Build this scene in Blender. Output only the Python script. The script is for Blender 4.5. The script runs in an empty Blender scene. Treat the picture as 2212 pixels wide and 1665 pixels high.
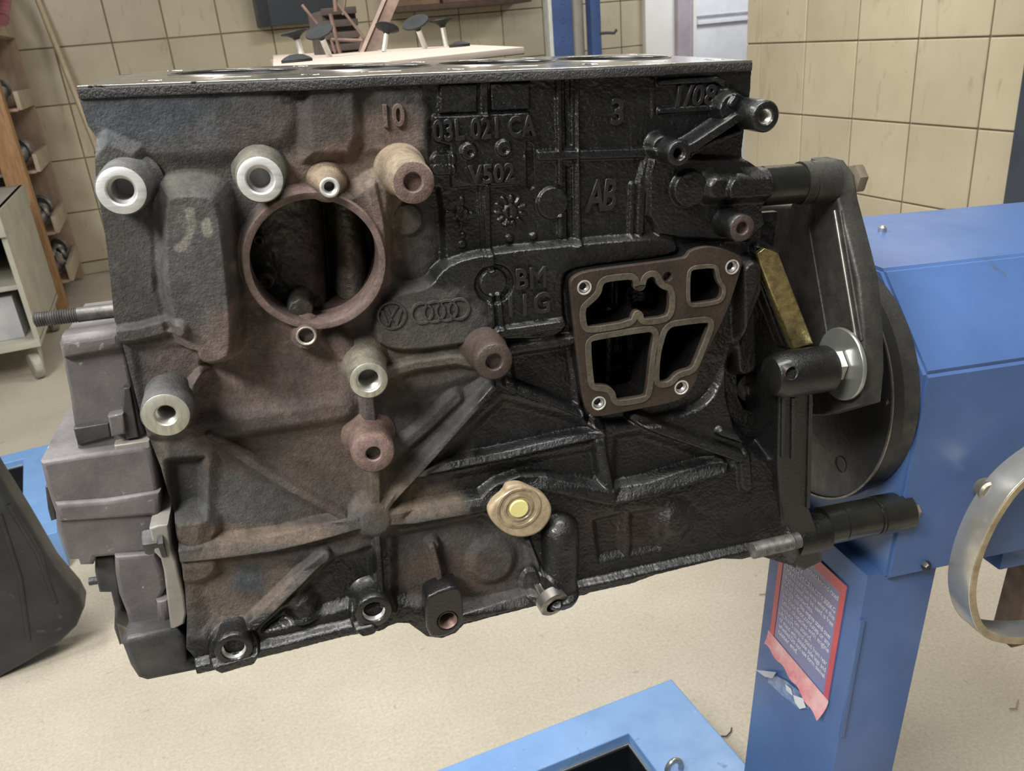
import bpy, bmesh, math, random
import numpy as np
from mathutils import Matrix, Vector

random.seed(7)
rng = np.random.default_rng(7)
scene = bpy.context.scene
COL = scene.collection

# ------------------------------------------------------------------ camera
F, CX, CY = 1790.0, 1106.0, 832.5          # focal length and centre in pixels of a 2212 x 1665 frame
CAMZ = 1.2


def _n(v):
    return v / np.linalg.norm(v)


def cray(px, py):
    return np.array([px - CX, py - CY, F])


_bx = _n(cray(8400, -128)); _t = _n(cray(567, 70)); _by = _n(_t - _bx * np.dot(_t, _bx)); _bz = np.cross(_bx, _by)
BM = np.stack([_bx, _by, _bz])             # engine frame axes seen from the camera (x along engine, y into it, z up)
_up = -_n(cray(1480, 4990)); _t = _n(cray(300, 135)); _wy = _n(_t - _up * np.dot(_t, _up)); _wx = np.cross(_wy, _up)
WM = np.stack([_wx, _wy, _up])             # room axes (x along back wall, y along right wall, z up)
BW = WM @ BM.T                             # engine frame -> room

cam_d = bpy.data.cameras.new('camera'); cam = bpy.data.objects.new('camera', cam_d); COL.objects.link(cam)
cam_d.sensor_width = 36.0; cam_d.lens = F / 2212.0 * 36.0; cam_d.clip_start = 0.02
cw = np.stack([WM[:, 0], -WM[:, 1], -WM[:, 2]], axis=1)
cam.matrix_world = Matrix([[*cw[0], 0], [*cw[1], 0], [*cw[2], CAMZ], [0, 0, 0, 1]])
cam_d.dof.use_dof = True; cam_d.dof.focus_distance = 0.58; cam_d.dof.aperture_fstop = 24.0
scene.camera = cam

# ------------------------------------------------------------------ world, lamps, exposure
world = bpy.data.worlds.new('world'); scene.world = world; world.use_nodes = True
_bg = world.node_tree.nodes['Background']; _bg.inputs[0].default_value = (0.82, 0.9, 1.0, 1); _bg.inputs[1].default_value = 0.10


def area(name, loc, target, size, sizey, power, col):
    d = bpy.data.lights.new(name, 'AREA'); d.shape = 'RECTANGLE'; d.size = size; d.size_y = sizey
    d.energy = power; d.color = col
    o = bpy.data.objects.new(name, d); COL.objects.link(o); o.location = loc
    o.rotation_euler = (Vector(target) - Vector(loc)).to_track_quat('-Z', 'Y').to_euler()
    return o


area('ceiling_lamp_key', (-1.45, -0.42, 2.75), (0.15, 0.7, 0.9), 1.25, 0.4, 96, (1.0, 0.98, 0.94))
area('ceiling_lamp_near', (0.25, 0.22, 3.0), (0.3, 0.5, 0.0), 1.4, 0.4, 48, (1.0, 0.99, 0.96))
area('ceiling_lamp_back', (1.75, 2.5, 3.1), (1.9, 3.0, 0.8), 1.3, 0.4, 56, (1.0, 0.96, 0.88))
area('ceiling_lamp_left', (-1.0, 1.55, 2.9), (0.1, 1.0, 0.0), 1.3, 0.4, 50, (0.98, 0.99, 0.97))
scene.view_settings.view_transform = 'Standard'; scene.view_settings.look = 'None'
scene.view_settings.gamma = 1.0; scene.view_settings.use_curve_mapping = False
scene.view_settings.exposure = 0.0

# ------------------------------------------------------------------ coordinate helpers
DN = 0.5106                                # camera to engine face plane


def aty(px, py, y):
    r = BM @ cray(px, py); return r * (y / r[1])


def atx(px, py, x):
    r = BM @ cray(px, py); return r * (x / r[0])


def atz(px, py, z):
    r = BM @ cray(px, py); return r * (z / r[2])


def fp(px, py, h=0.0):
    """photo point on the plane standing h mm proud of the engine face -> (x, z) in mm"""
    v = aty(px, py, DN - h / 1000.0); return v[0] * 1000, v[2] * 1000


def wplane(px, py, axis, val):
    r = WM @ cray(px, py)
    if axis == 2:
        val = val - CAMZ
    v = r * (val / r[axis]); v[2] += CAMZ; return v


def rmm(px, py, r, h):
    a = fp(px - r, py, h); b = fp(px + r, py, h); c = fp(px, py - r, h); d = fp(px, py + r, h)
    return (abs(b[0] - a[0]) + abs(d[1] - c[1])) / 4


# ------------------------------------------------------------------ materials
MATS = {}


def _newmat(name):
    m = bpy.data.materials.new(name); m.use_nodes = True
    nt = m.node_tree; b = nt.nodes['Principled BSDF']
    return m, nt, b


def _noise(nt, scale, detail=4.0, rough=0.6, vec=None, dist=0.0):
    n = nt.nodes.new('ShaderNodeTexNoise'); n.inputs['Scale'].default_value = scale
    n.inputs['Detail'].default_value = detail; n.inputs['Roughness'].default_value = rough
    n.inputs['Distortion'].default_value = dist
    if vec is not None:
        nt.links.new(vec, n.inputs['Vector'])
    return n


def _ramp(nt, src, stops):
    r = nt.nodes.new('ShaderNodeValToRGB'); e = r.color_ramp.elements
    while len(e) < len(stops):
        e.new(0.5)
    for i, (p, c) in enumerate(stops):
        e[i].position = p; e[i].color = c if len(c) == 4 else (*c, 1)
    nt.links.new(src, r.inputs['Fac']); return r


def _mix(nt, fac, a, b, mode='MIX'):
    m = nt.nodes.new('ShaderNodeMix'); m.data_type = 'RGBA'; m.blend_type = mode
    for i, v in ((0, fac), (6, a), (7, b)):
        if isinstance(v, (int, float)):
            m.inputs[i].default_value = v
        elif isinstance(v, tuple):
            m.inputs[i].default_value = (*v, 1) if len(v) == 3 else v
        else:
            nt.links.new(v, m.inputs[i])
    return m.outputs[2]


def _maprange(nt, src, a, b, c, d):
    m = nt.nodes.new('ShaderNodeMapRange')
    for i, v in ((1, a), (2, b), (3, c), (4, d)):
        m.inputs[i].default_value = v
    nt.links.new(src, m.inputs[0]); return m.outputs[0]


def _bump(nt, b, src, strength, dist, prev=None):
    n = nt.nodes.new('ShaderNodeBump'); n.inputs['Strength'].default_value = strength
    n.inputs['Distance'].default_value = dist; nt.links.new(src, n.inputs['Height'])
    if prev is not None:
        nt.links.new(prev, n.inputs['Normal'])
    nt.links.new(n.outputs[0], b.inputs['Normal']); return n.outputs[0]


def mat(name, c1, c2=None, rough=0.5, metal=0.0, scale=20.0, lo=0.35, hi=0.65, bump=0.0, bscale=200.0, bdist=0.001,
        rvar=0.1, spots=None, coat=0.0, stretch=None, spec=0.5):
    """two-tone noise material, optional spots (scale, threshold, colour)"""
    if name in MATS:
        return MATS[name]
    m, nt, b = _newmat(name); c2 = c2 or tuple(v * 0.75 for v in c1)
    tc = nt.nodes.new('ShaderNodeTexCoord'); vec = tc.outputs['Object']
    if stretch:
        mp = nt.nodes.new('ShaderNodeMapping'); mp.inputs['Scale'].default_value = stretch
        nt.links.new(vec, mp.inputs[0]); vec = mp.outputs[0]
    n1 = _noise(nt, scale, 6, 0.6, vec)
    col = _ramp(nt, n1.outputs[0], [(lo, c2), (hi, c1)]).outputs[0]
    if spots:
        for sc, th, c in spots:
            n2 = _noise(nt, sc, 3, 0.6, vec, 0.4)
            f = _ramp(nt, n2.outputs[0], [(th, (0, 0, 0)), (min(th + 0.06, 1), (1, 1, 1))]).outputs[0]
            col = _mix(nt, f, col, c)
    nt.links.new(col, b.inputs['Base Color'])
    b.inputs['Metallic'].default_value = metal
    nt.links.new(_maprange(nt, n1.outputs[0], 0.3, 0.7, rough + rvar, max(rough - rvar, 0.03)), b.inputs['Roughness'])
    b.inputs['Specular IOR Level'].default_value = spec
    if coat:
        b.inputs['Coat Weight'].default_value = coat; b.inputs['Coat Roughness'].default_value = 0.15
    if bump:
        n3 = _noise(nt, bscale, 4, 0.6, vec); _bump(nt, b, n3.outputs[0], bump, bdist)
    MATS[name] = m
    return m


def cast_mat(name, color=None, oil=0.0, grain=1.0):
    """rough cast iron; colour and oil film come from mesh attributes when color is None"""
    if name in MATS:
        return MATS[name]
    m, nt, b = _newmat(name)
    tc = nt.nodes.new('ShaderNodeTexCoord'); vec = tc.outputs['Object']
    big = _noise(nt, 45, 8, 0.65, vec); fine = _noise(nt, 420, 5, 0.7, vec); grain_n = _noise(nt, 780, 3, 0.6, vec)
    mid = _noise(nt, 150, 5, 0.7, vec, 0.6)
    if color is None:
        at = nt.nodes.new('ShaderNodeAttribute'); at.attribute_name = 'tint'
        colsrc, oilsrc = at.outputs['Color'], at.outputs['Alpha']
    else:
        rgb = nt.nodes.new('ShaderNodeRGB'); rgb.outputs[0].default_value = (*color, 1); colsrc = rgb.outputs[0]
        v = nt.nodes.new('ShaderNodeValue'); v.outputs[0].default_value = oil; oilsrc = v.outputs[0]
    k = _ramp(nt, big.outputs[0], [(0.3, (0.62, 0.62, 0.62)), (0.7, (1.3, 1.3, 1.3))]).outputs[0]
    c = _mix(nt, 1.0, colsrc, k, 'MULTIPLY')
    k2 = _ramp(nt, mid.outputs[0], [(0.3, (0.72, 0.72, 0.74)), (0.68, (1.25, 1.22, 1.18))]).outputs[0]
    c = _mix(nt, 1.0, c, k2, 'MULTIPLY')
    k3 = _ramp(nt, fine.outputs[0], [(0.32, (0.75, 0.75, 0.75)), (0.7, (1.22, 1.22, 1.22))]).outputs[0]
    c = _mix(nt, 1.0, c, k3, 'MULTIPLY')
    nt.links.new(c, b.inputs['Base Color'])
    # oil film: glossy where oil, broken up by noise
    add = nt.nodes.new('ShaderNodeMath'); add.operation = 'ADD'; nt.links.new(oilsrc, add.inputs[0])
    nt.links.new(_maprange(nt, mid.outputs[0], 0.3, 0.7, -0.18, 0.18), add.inputs[1])
    nt.links.new(_maprange(nt, add.outputs[0], 0.1, 1.0, 0.72, 0.24), b.inputs['Roughness'])
    b.inputs['Specular IOR Level'].default_value = 0.5
    nt.links.new(_maprange(nt, oilsrc, 0.3, 1.0, 0.0, 0.35), b.inputs['Coat Weight'])
    b.inputs['Coat Roughness'].default_value = 0.2
    p = _bump(nt, b, fine.outputs[0], 0.5 * grain, 0.0010)
    _bump(nt, b, grain_n.outputs[0], 0.75 * grain, 0.0006, p)
    MATS[name] = m
    return m


M_CAST = cast_mat('cast_iron_tinted')
M_BLACKOIL = cast_mat('oily_black_iron', (0.0065, 0.0068, 0.0070), 1.0)
M_DARK = cast_mat('dark_oily_cavity', (0.012, 0.012, 0.012), 0.85)
M_GREYCAST = cast_mat('grey_dry_iron', (0.085, 0.085, 0.085), 0.1)
M_RUSTCAST = cast_mat('rusty_iron', (0.165, 0.11, 0.092), 0.0)
M_DKRUST = cast_mat('dark_rust_iron', (0.060, 0.042, 0.035), 0.45)
M_BRIGHT = mat('machined_bright', (0.74, 0.74, 0.73), (0.50, 0.50, 0.49), 0.40, 0.35, 55, 0.3, 0.62, 0.25, 900, 0.0004,
               stretch=(1, 1, 7), spots=[(260, 0.68, (0.35, 0.34, 0.33))])
M_OLIVE = mat('machined_olive', (0.56, 0.55, 0.46), (0.34, 0.33, 0.27), 0.45, 0.55, 90, 0.32, 0.66, 0.2, 900, 0.0004,
              stretch=(4, 1, 1))
M_THREAD = mat('bare_thread', (0.78, 0.77, 0.73), (0.55, 0.54, 0.51), 0.34, 0.6, 120)
M_HOLE = mat('bare_bore', (0.62, 0.61, 0.60), (0.48, 0.47, 0.46), 0.4, 0.4, 90)
M_STEEL = mat('worn_steel', (0.36, 0.34, 0.31), (0.16, 0.15, 0.14), 0.36, 0.85, 160, 0.3, 0.7)
M_ZINC = mat('zinc_plate', (0.50, 0.52, 0.49), (0.34, 0.35, 0.33), 0.34, 0.8, 70, 0.3, 0.7)
M_DECK = mat('deck_machined', (0.66, 0.64, 0.58), (0.36, 0.34, 0.30), 0.16, 0.85, 60, 0.3, 0.7, 0.3, 500, 0.0004,
             spots=[(80, 0.62, (0.06, 0.055, 0.05))])
M_BORE = mat('honed_bore', (0.10, 0.10, 0.10), (0.04, 0.04, 0.04), 0.25, 0.8, 40)

# ------------------------------------------------------------------ object helpers


def link(name, me, parent=None, m=None, smooth=False):
    o = bpy.data.objects.new(name, me); COL.objects.link(o)
    if m is not None:
        me.materials.clear(); me.materials.append(m)
    if smooth:
        me.polygons.foreach_set('use_smooth', [True] * len(me.polygons))
    if parent is not None:
        o.parent = parent
    return o


def tag(o, label=None, cat=None, group=None, kind=None):
    if label: o['label'] = label
    if cat: o['category'] = cat
    if group: o['group'] = group
    if kind: o['kind'] = kind
    return o


def empty(name, mw, label, cat, group=None):
    o = bpy.data.objects.new(name, None); COL.objects.link(o); o.empty_display_size = 0.05
    o.matrix_world = mw
    return tag(o, label, cat, group)


def pydata(name, vs, fs):
    me = bpy.data.meshes.new(name); me.from_pydata([tuple(map(float, v)) for v in vs], [], fs); me.update(); return me


def sharp(me, deg=35):
    """smooth shading with hard edges above an angle"""
    bm = bmesh.new(); bm.from_mesh(me); lim = math.radians(deg)
    for f in bm.faces: f.smooth = True
    for e in bm.edges:
        if len(e.link_faces) != 2 or e.calc_face_angle(0) > lim: e.smooth = False
    bm.to_mesh(me); bm.free(); return me


def box_me(name, x0, x1, y0, y1, z0, z1, bev=0.0, seg=2):
    bm = bmesh.new()
    bmesh.ops.create_cube(bm, size=1.0)
    for v in bm.verts:
        v.co = Vector((x0 if v.co.x < 0 else x1, y0 if v.co.y < 0 else y1, z0 if v.co.z < 0 else z1))
    if bev:
        bmesh.ops.bevel(bm, geom=list(bm.edges), offset=bev, segments=seg, profile=0.7, affect='EDGES')
    me = bpy.data.meshes.new(name); bm.to_mesh(me); bm.free()
    return sharp(me)


def lathe_me(name, prof, origin, axis, seg=40, closed_start=False, closed_end=False):
    """prof: list of (radius, distance along axis)"""
    a = Vector(axis).normalized(); u = a.orthogonal().normalized(); v = a.cross(u); o = Vector(origin)
    vs, fs = [], []
    for r, t in prof:
        for k in range(seg):
            an = 2 * math.pi * k / seg
            vs.append(o + a * t + (u * math.cos(an) + v * math.sin(an)) * r)
    for i in range(len(prof) - 1):
        for k in range(seg):
            k2 = (k + 1) % seg
            fs.append((i * seg + k, i * seg + k2, (i + 1) * seg + k2, (i + 1) * seg + k))
    if closed_start: fs.append(tuple(range(seg))[::-1])
    if closed_end: fs.append(tuple((len(prof) - 1) * seg + k for k in range(seg)))
    return sharp(pydata(name, vs, fs), 40)


def thread_prof(r, t0, t1, pitch, depth):
    pr = []; t = t0; s = 1 if t1 > t0 else -1
    while (t1 - t) * s > 0:
        pr += [(r, t), (r - depth, t + s * pitch / 2)]; t += s * pitch
    return pr + [(r, t1)]


def tube_me(name, pts, r, seg=12, cap=True):
    pts = [Vector(p) for p in pts]; vs, fs = [], []; prev = None
    for i, p in enumerate(pts):
        t = (pts[min(i + 1, len(pts) - 1)] - pts[max(i - 1, 0)]).normalized()
        u = t.orthogonal().normalized() if prev is None else (prev - t * prev.dot(t)).normalized()
        prev = u; v = t.cross(u); rr = r[i] if isinstance(r, (list, tuple)) else r
        for k in range(seg):
            an = 2 * math.pi * k / seg; vs.append(p + (u * math.cos(an) + v * math.sin(an)) * rr)
    for i in range(len(pts) - 1):
        for k in range(seg):
            k2 = (k + 1) % seg; fs.append((i * seg + k, i * seg + k2, (i + 1) * seg + k2, (i + 1) * seg + k))
    if cap:
        fs.append(tuple(range(seg))[::-1]); fs.append(tuple((len(pts) - 1) * seg + k for k in range(seg)))
    return sharp(pydata(name, vs, fs), 50)


def fill_me(name, loops, thick, bev=0.0, frame=None, res=2):
    """flat plate with holes: loops of (u, v) outlines, thickness along w; frame maps (u, v, w) -> xyz"""
    cu = bpy.data.curves.new(name, 'CURVE'); cu.dimensions = '2D'; cu.fill_mode = 'BOTH'
    cu.extrude = max(thick / 2 - bev, 1e-5); cu.bevel_depth = bev; cu.bevel_resolution = res; cu.offset = -bev
    for lp in loops:
        s = cu.splines.new('POLY'); s.points.add(len(lp) - 1); s.use_cyclic_u = True
        for i, (a, b) in enumerate(lp): s.points[i].co = (a, b, 0, 1)
    o = bpy.data.objects.new(name, cu); COL.objects.link(o)
    dg = bpy.context.evaluated_depsgraph_get(); dg.update()
    me = bpy.data.meshes.new_from_object(o.evaluated_get(dg)); me.name = name
    bpy.data.objects.remove(o); bpy.data.curves.remove(cu)
    if frame is not None: me.transform(frame)
    return sharp(me, 50)


def text_me(name, body, size, extrude, bev, frame, shear=0.0, align='CENTER', sx=1.0, space=1.0, bold=0.0):
    cu = bpy.data.curves.new(name, 'FONT'); cu.body = body; cu.size = size; cu.extrude = extrude; cu.bevel_depth = bev
    cu.bevel_resolution = 1; cu.align_x = align; cu.align_y = 'CENTER'; cu.shear = shear; cu.resolution_u = 3
    cu.space_character = space; cu.offset = bold
    o = bpy.data.objects.new(name, cu); COL.objects.link(o)
    dg = bpy.context.evaluated_depsgraph_get(); dg.update()
    me = bpy.data.meshes.new_from_object(o.evaluated_get(dg)); me.name = name
    bpy.data.objects.remove(o); bpy.data.curves.remove(cu)
    me.transform(frame @ Matrix.Diagonal((sx, 1, 1, 1)))
    return sharp(me, 60)


def smoothloop(pts, it=2):
    """Chaikin rounding of a closed outline"""
    for _ in range(it):
        q = []
        for i in range(len(pts)):
            a, b = pts[i], pts[(i + 1) % len(pts)]
            q += [(a[0] * .75 + b[0] * .25, a[1] * .75 + b[1] * .25), (a[0] * .25 + b[0] * .75, a[1] * .25 + b[1] * .75)]
        pts = q
    return pts


# engine frame: origin below the block, everything inside in metres
ORG = np.array([0.12, DN + 0.09, -0.40])
BWM = Matrix([[*BW[0], 0], [*BW[1], 0], [*BW[2], 0], [0, 0, 0, 1]])
ENG_MW = Matrix.Translation((0, 0, CAMZ)) @ BWM @ Matrix.Translation(tuple(ORG))


def E(v):
    """camera-origin engine-frame metres -> engine empty local"""
    return Vector((v[0] - ORG[0], v[1] - ORG[1], v[2] - ORG[2]))


def EP(px, py, h=0.0):
    return E(aty(px, py, DN - h / 1000.0))


def face_frame(h):
    """plate frame on the engine face: u = x mm, v = z mm, w = towards camera mm"""
    o = E((0, DN - h / 1000.0, 0)); s = 0.001
    return Matrix([[s, 0, 0, o.x], [0, 0, -s, o.y], [0, s, 0, o.z], [0, 0, 0, 1]])


# ================================================================== SETTING
M_FLOOR, nt, b = _newmat('dusty_concrete'); MATS['floor'] = M_FLOOR
tc = nt.nodes.new('ShaderNodeTexCoord'); v = tc.outputs['Object']
n1 = _noise(nt, 2.2, 6, 0.6, v); n2 = _noise(nt, 150, 5, 0.75, v); n3 = _noise(nt, 38, 3, 0.55, v, 0.6)
c = _ramp(nt, n1.outputs[0], [(0.3, (0.445, 0.395, 0.31)), (0.7, (0.555, 0.505, 0.415))]).outputs[0]
c = _mix(nt, 1.0, c, _ramp(nt, n2.outputs[0], [(0.3, (0.78, 0.77, 0.75)), (0.65, (1.08, 1.08, 1.08))]).outputs[0], 'MULTIPLY')
c = _mix(nt, _ramp(nt, n3.outputs[0], [(0.67, (0, 0, 0)), (0.74, (0.6, 0.6, 0.6))]).outputs[0], c, (0.30, 0.24, 0.17))
nt.links.new(c, b.inputs['Base Color']); b.inputs['Roughness'].default_value = 0.62
_bump(nt, b, n2.outputs[0], 0.5, 0.003)

M_TILE, nt, b = _newmat('glazed_wall_tile')
tc = nt.nodes.new('ShaderNodeTexCoord'); geo = nt.nodes.new('ShaderNodeNewGeometry'); oi = nt.nodes.new('ShaderNodeObjectInfo')
n1 = _noise(nt, 3.0, 5, 0.6, geo.outputs['Position']); n2 = _noise(nt, 16, 4, 0.65, geo.outputs['Position'], 0.8)
mp = nt.nodes.new('ShaderNodeMapping'); mp.inputs['Scale'].default_value = (14, 14, 4.0)
nt.links.new(geo.outputs['Position'], mp.inputs[0]); n3 = _noise(nt, 1.6, 4, 0.6, mp.outputs[0], 0.8)
c = _ramp(nt, n1.outputs[0], [(0.3, (0.46, 0.40, 0.285)), (0.7, (0.55, 0.485, 0.355))]).outputs[0]
c = _mix(nt, 1.0, c, _ramp(nt, oi.outputs['Random'], [(0, (0.93, 0.93, 0.93)), (1, (1.05, 1.05, 1.03))]).outputs[0], 'MULTIPLY')
c = _mix(nt, _ramp(nt, n3.outputs[0], [(0.60, (0, 0, 0)), (0.78, (0.65, 0.65, 0.65))]).outputs[0], c, (0.24, 0.19, 0.12))
c = _mix(nt, _ramp(nt, n2.outputs[0], [(0.68, (0, 0, 0)), (0.75, (0.5, 0.5, 0.5))]).outputs[0], c, (0.20, 0.155, 0.10))
nt.links.new(c, b.inputs['Base Color']); b.inputs['Roughness'].default_value = 0.33
MATS['tile'] = M_TILE
M_GROUT = mat('grout', (0.27, 0.22, 0.15), (0.20, 0.16, 0.11), 0.9, 0, 9)

floor = link('floor', box_me('floor', -4, 5, -3, 8, -0.1, 0.0), None, M_FLOOR)
tag(floor, 'dusty beige concrete workshop floor', None, None, 'structure')
YW, XW = 5.77, 2.75
wall_b = tag(link('wall_back', box_me('wall_back', -4, 3.55, YW + 0.004, YW + 0.15, 0, 3.2), None, M_GROUT),
             'beige tiled back wall of the workshop', None, None, 'structure')
wall_r = tag(link('wall_right', box_me('wall_right', XW + 0.004, XW + 0.15, -3, 3.59, 0, 3.2), None, M_GROUT),
             'beige tiled right wall of the workshop', None, None, 'structure')
TS = 0.31
tile_b = box_me('tile', -0.152, 0.152, -0.006, 0.004, -0.152, 0.152, 0.003, 1)
for i in range(-11, 12):
    for j in range(7):
        x0 = -0.12 + i * TS + TS / 2; z0 = 0.077 + j * TS - TS / 2
        o = link('tile', tile_b, wall_b, M_TILE) if (i, j) == (-11, 0) else None
        if o is None:
            o = bpy.data.objects.new('tile', tile_b); COL.objects.link(o); o.parent = wall_b
        o.location = (x0, YW, z0 if j else 0.0375)
        if j == 0: o.scale = (1, 1, 0.23)
tile_r = box_me('tile', -0.006, 0.004, -0.152, 0.152, -0.152, 0.152, 0.003, 1); tile_r.materials.append(M_TILE)
for i in range(10):
    for j in range(7):
        y0 = 3.485 - i * TS - TS / 2; z0 = 0.107 + j * TS - TS / 2
        o = bpy.data.objects.new('tile', tile_r); COL.objects.link(o); o.parent = wall_r
        o.location = (XW, y0, z0 if j else 0.053)
        if j == 0: o.scale = (1, 1, 0.33)
for j in range(7):                                     # cut tiles at the end of the right wall
    o = bpy.data.objects.new('tile', tile_r); COL.objects.link(o); o.parent = wall_r
    o.location = (XW, 3.537, 0.107 + j * TS - TS / 2 if j else 0.053); o.scale = (1, 0.33, 1 if j else 0.33)

# white door and frame at the end of the back wall
M_DOOR = mat('white_door_paint', (0.86, 0.87, 0.90), (0.74, 0.75, 0.79), 0.4, 0, 5, spots=[(30, 0.74, (0.4, 0.4, 0.4))])
M_DFRAME = mat('grey_door_frame', (0.46, 0.41, 0.44), (0.38, 0.34, 0.37), 0.5, 0, 8)
M_WHITE = mat('white_plaster', (0.86, 0.84, 0.80), (0.78, 0.76, 0.72), 0.7, 0, 4)
dx = [wplane(p, 60, 1, YW)[0] for p in (1387, 1450, 1478, 1497, 1640)]
jamb = tag(link('trim_1', box_me('trim_1', dx[0], dx[1], YW - 0.05, YW + 0.003, 0, 2.2, 0.004), None, M_WHITE),
           'white plastered door reveal', None, None, 'structure')
frm = tag(link('trim_2', box_me('trim_2', dx[1], dx[2], YW - 0.09, YW + 0.003, 0, 2.2, 0.006), None, M_DFRAME),
          'grey mauve door frame post', None, None, 'structure')
link('seal_strip', box_me('seal_strip', dx[2], dx[3], YW - 0.05, YW + 0.003, 0, 2.2, 0.004), frm, M_WHITE)
link('groove', box_me('groove', dx[2] + 0.03, dx[2] + 0.045, YW - 0.055, YW, 0, 2.2, 0.002), frm, M_DFRAME)
door = tag(link('door_1', box_me('door_1', dx[3], dx[3] + 1.0, YW - 0.04, YW + 0.003, 0.02, 2.15, 0.004), None, M_DOOR),
           'white panelled door standing in bright light', None, None, 'structure')
M_DLINE = mat('door_line_grey', (0.42, 0.42, 0.47), None, 0.5)
z1 = wplane(1560, 33, 1, YW)[2]
link('rail', box_me('rail', dx[3] + 0.005, dx[3] + 0.99, YW - 0.052, YW - 0.03, z1 - 0.004, z1 + 0.012, 0.002), door, M_DLINE)
link('rail', box_me('rail', dx[3] + 0.005, dx[3] + 0.99, YW - 0.058, YW - 0.03, z1 - 0.05, z1 - 0.02, 0.004), door, M_DOOR)
link('rail', box_me('rail', dx[3] + 0.005, dx[3] + 0.99, YW - 0.052, YW - 0.03, z1 - 0.062, z1 - 0.054, 0.002), door, M_DLINE)
area('door_daylight', (dx[3] + 0.2, YW - 0.9, 2.5), (dx[3], YW, 1.2), 0.6, 0.6, 26, (0.92, 0.95, 1.0))

# ================================================================== ENGINE BLOCK
eng = empty('engine_block', ENG_MW, 'bare cast-iron engine block, black with oil, bolted to the blue stand', 'engine block')


def sstep(a, b_, x):
    t = np.clip((x - a) / (b_ - a), 0, 1); return t * t * (3 - 2 * t)


def seg_dist(P, Q, X, Z):
    d = np.array(Q) - np.array(P); L = float(d @ d) + 1e-9
    t = np.clip(((X - P[0]) * d[0] + (Z - P[1]) * d[1]) / L, 0, 1)
    return np.hypot(X - P[0] - t * d[0], Z - P[1] - t * d[1])


def poly_sd(pts, X, Z):
    D = np.full(X.shape, 1e9); ins = np.zeros(X.shape, bool); n = len(pts)
    for i in range(n):
        P, Q = pts[i], pts[(i + 1) % n]
        D = np.minimum(D, seg_dist(P, Q, X, Z))
        cond = (P[1] > Z) != (Q[1] > Z)
        with np.errstate(divide='ignore', invalid='ignore'):
            xi = (Q[0] - P[0]) * (Z - P[1]) / (Q[1] - P[1] if Q[1] != P[1] else 1e-9) + P[0]
        ins ^= cond & (X < xi)
    return np.where(ins, -D, D)


def blurnoise(shape, cells, seed):
    """smooth value noise with feature size of `cells` grid cells"""
    r = np.random.default_rng(seed); n0 = max(int(shape[0] / cells) + 3, 3); n1 = max(int(shape[1] / cells) + 3, 3)
    g = r.normal(size=(n0, n1))
    a = np.arange(shape[0]) / cells; b_ = np.arange(shape[1]) / cells
    i = a.astype(int); j = b_.astype(int); u = (a - i); w = (b_ - j); u = u * u * (3 - 2 * u); w = w * w * (3 - 2 * w)
    u = u[:, None]; w = w[None, :]
    return (g[np.ix_(i, j)] * (1 - u) * (1 - w) + g[np.ix_(i + 1, j)] * u * (1 - w) + g[np.ix_(i, j + 1)] * (1 - u) * w + g[np.ix_(i + 1, j + 1)] * u * w)


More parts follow.
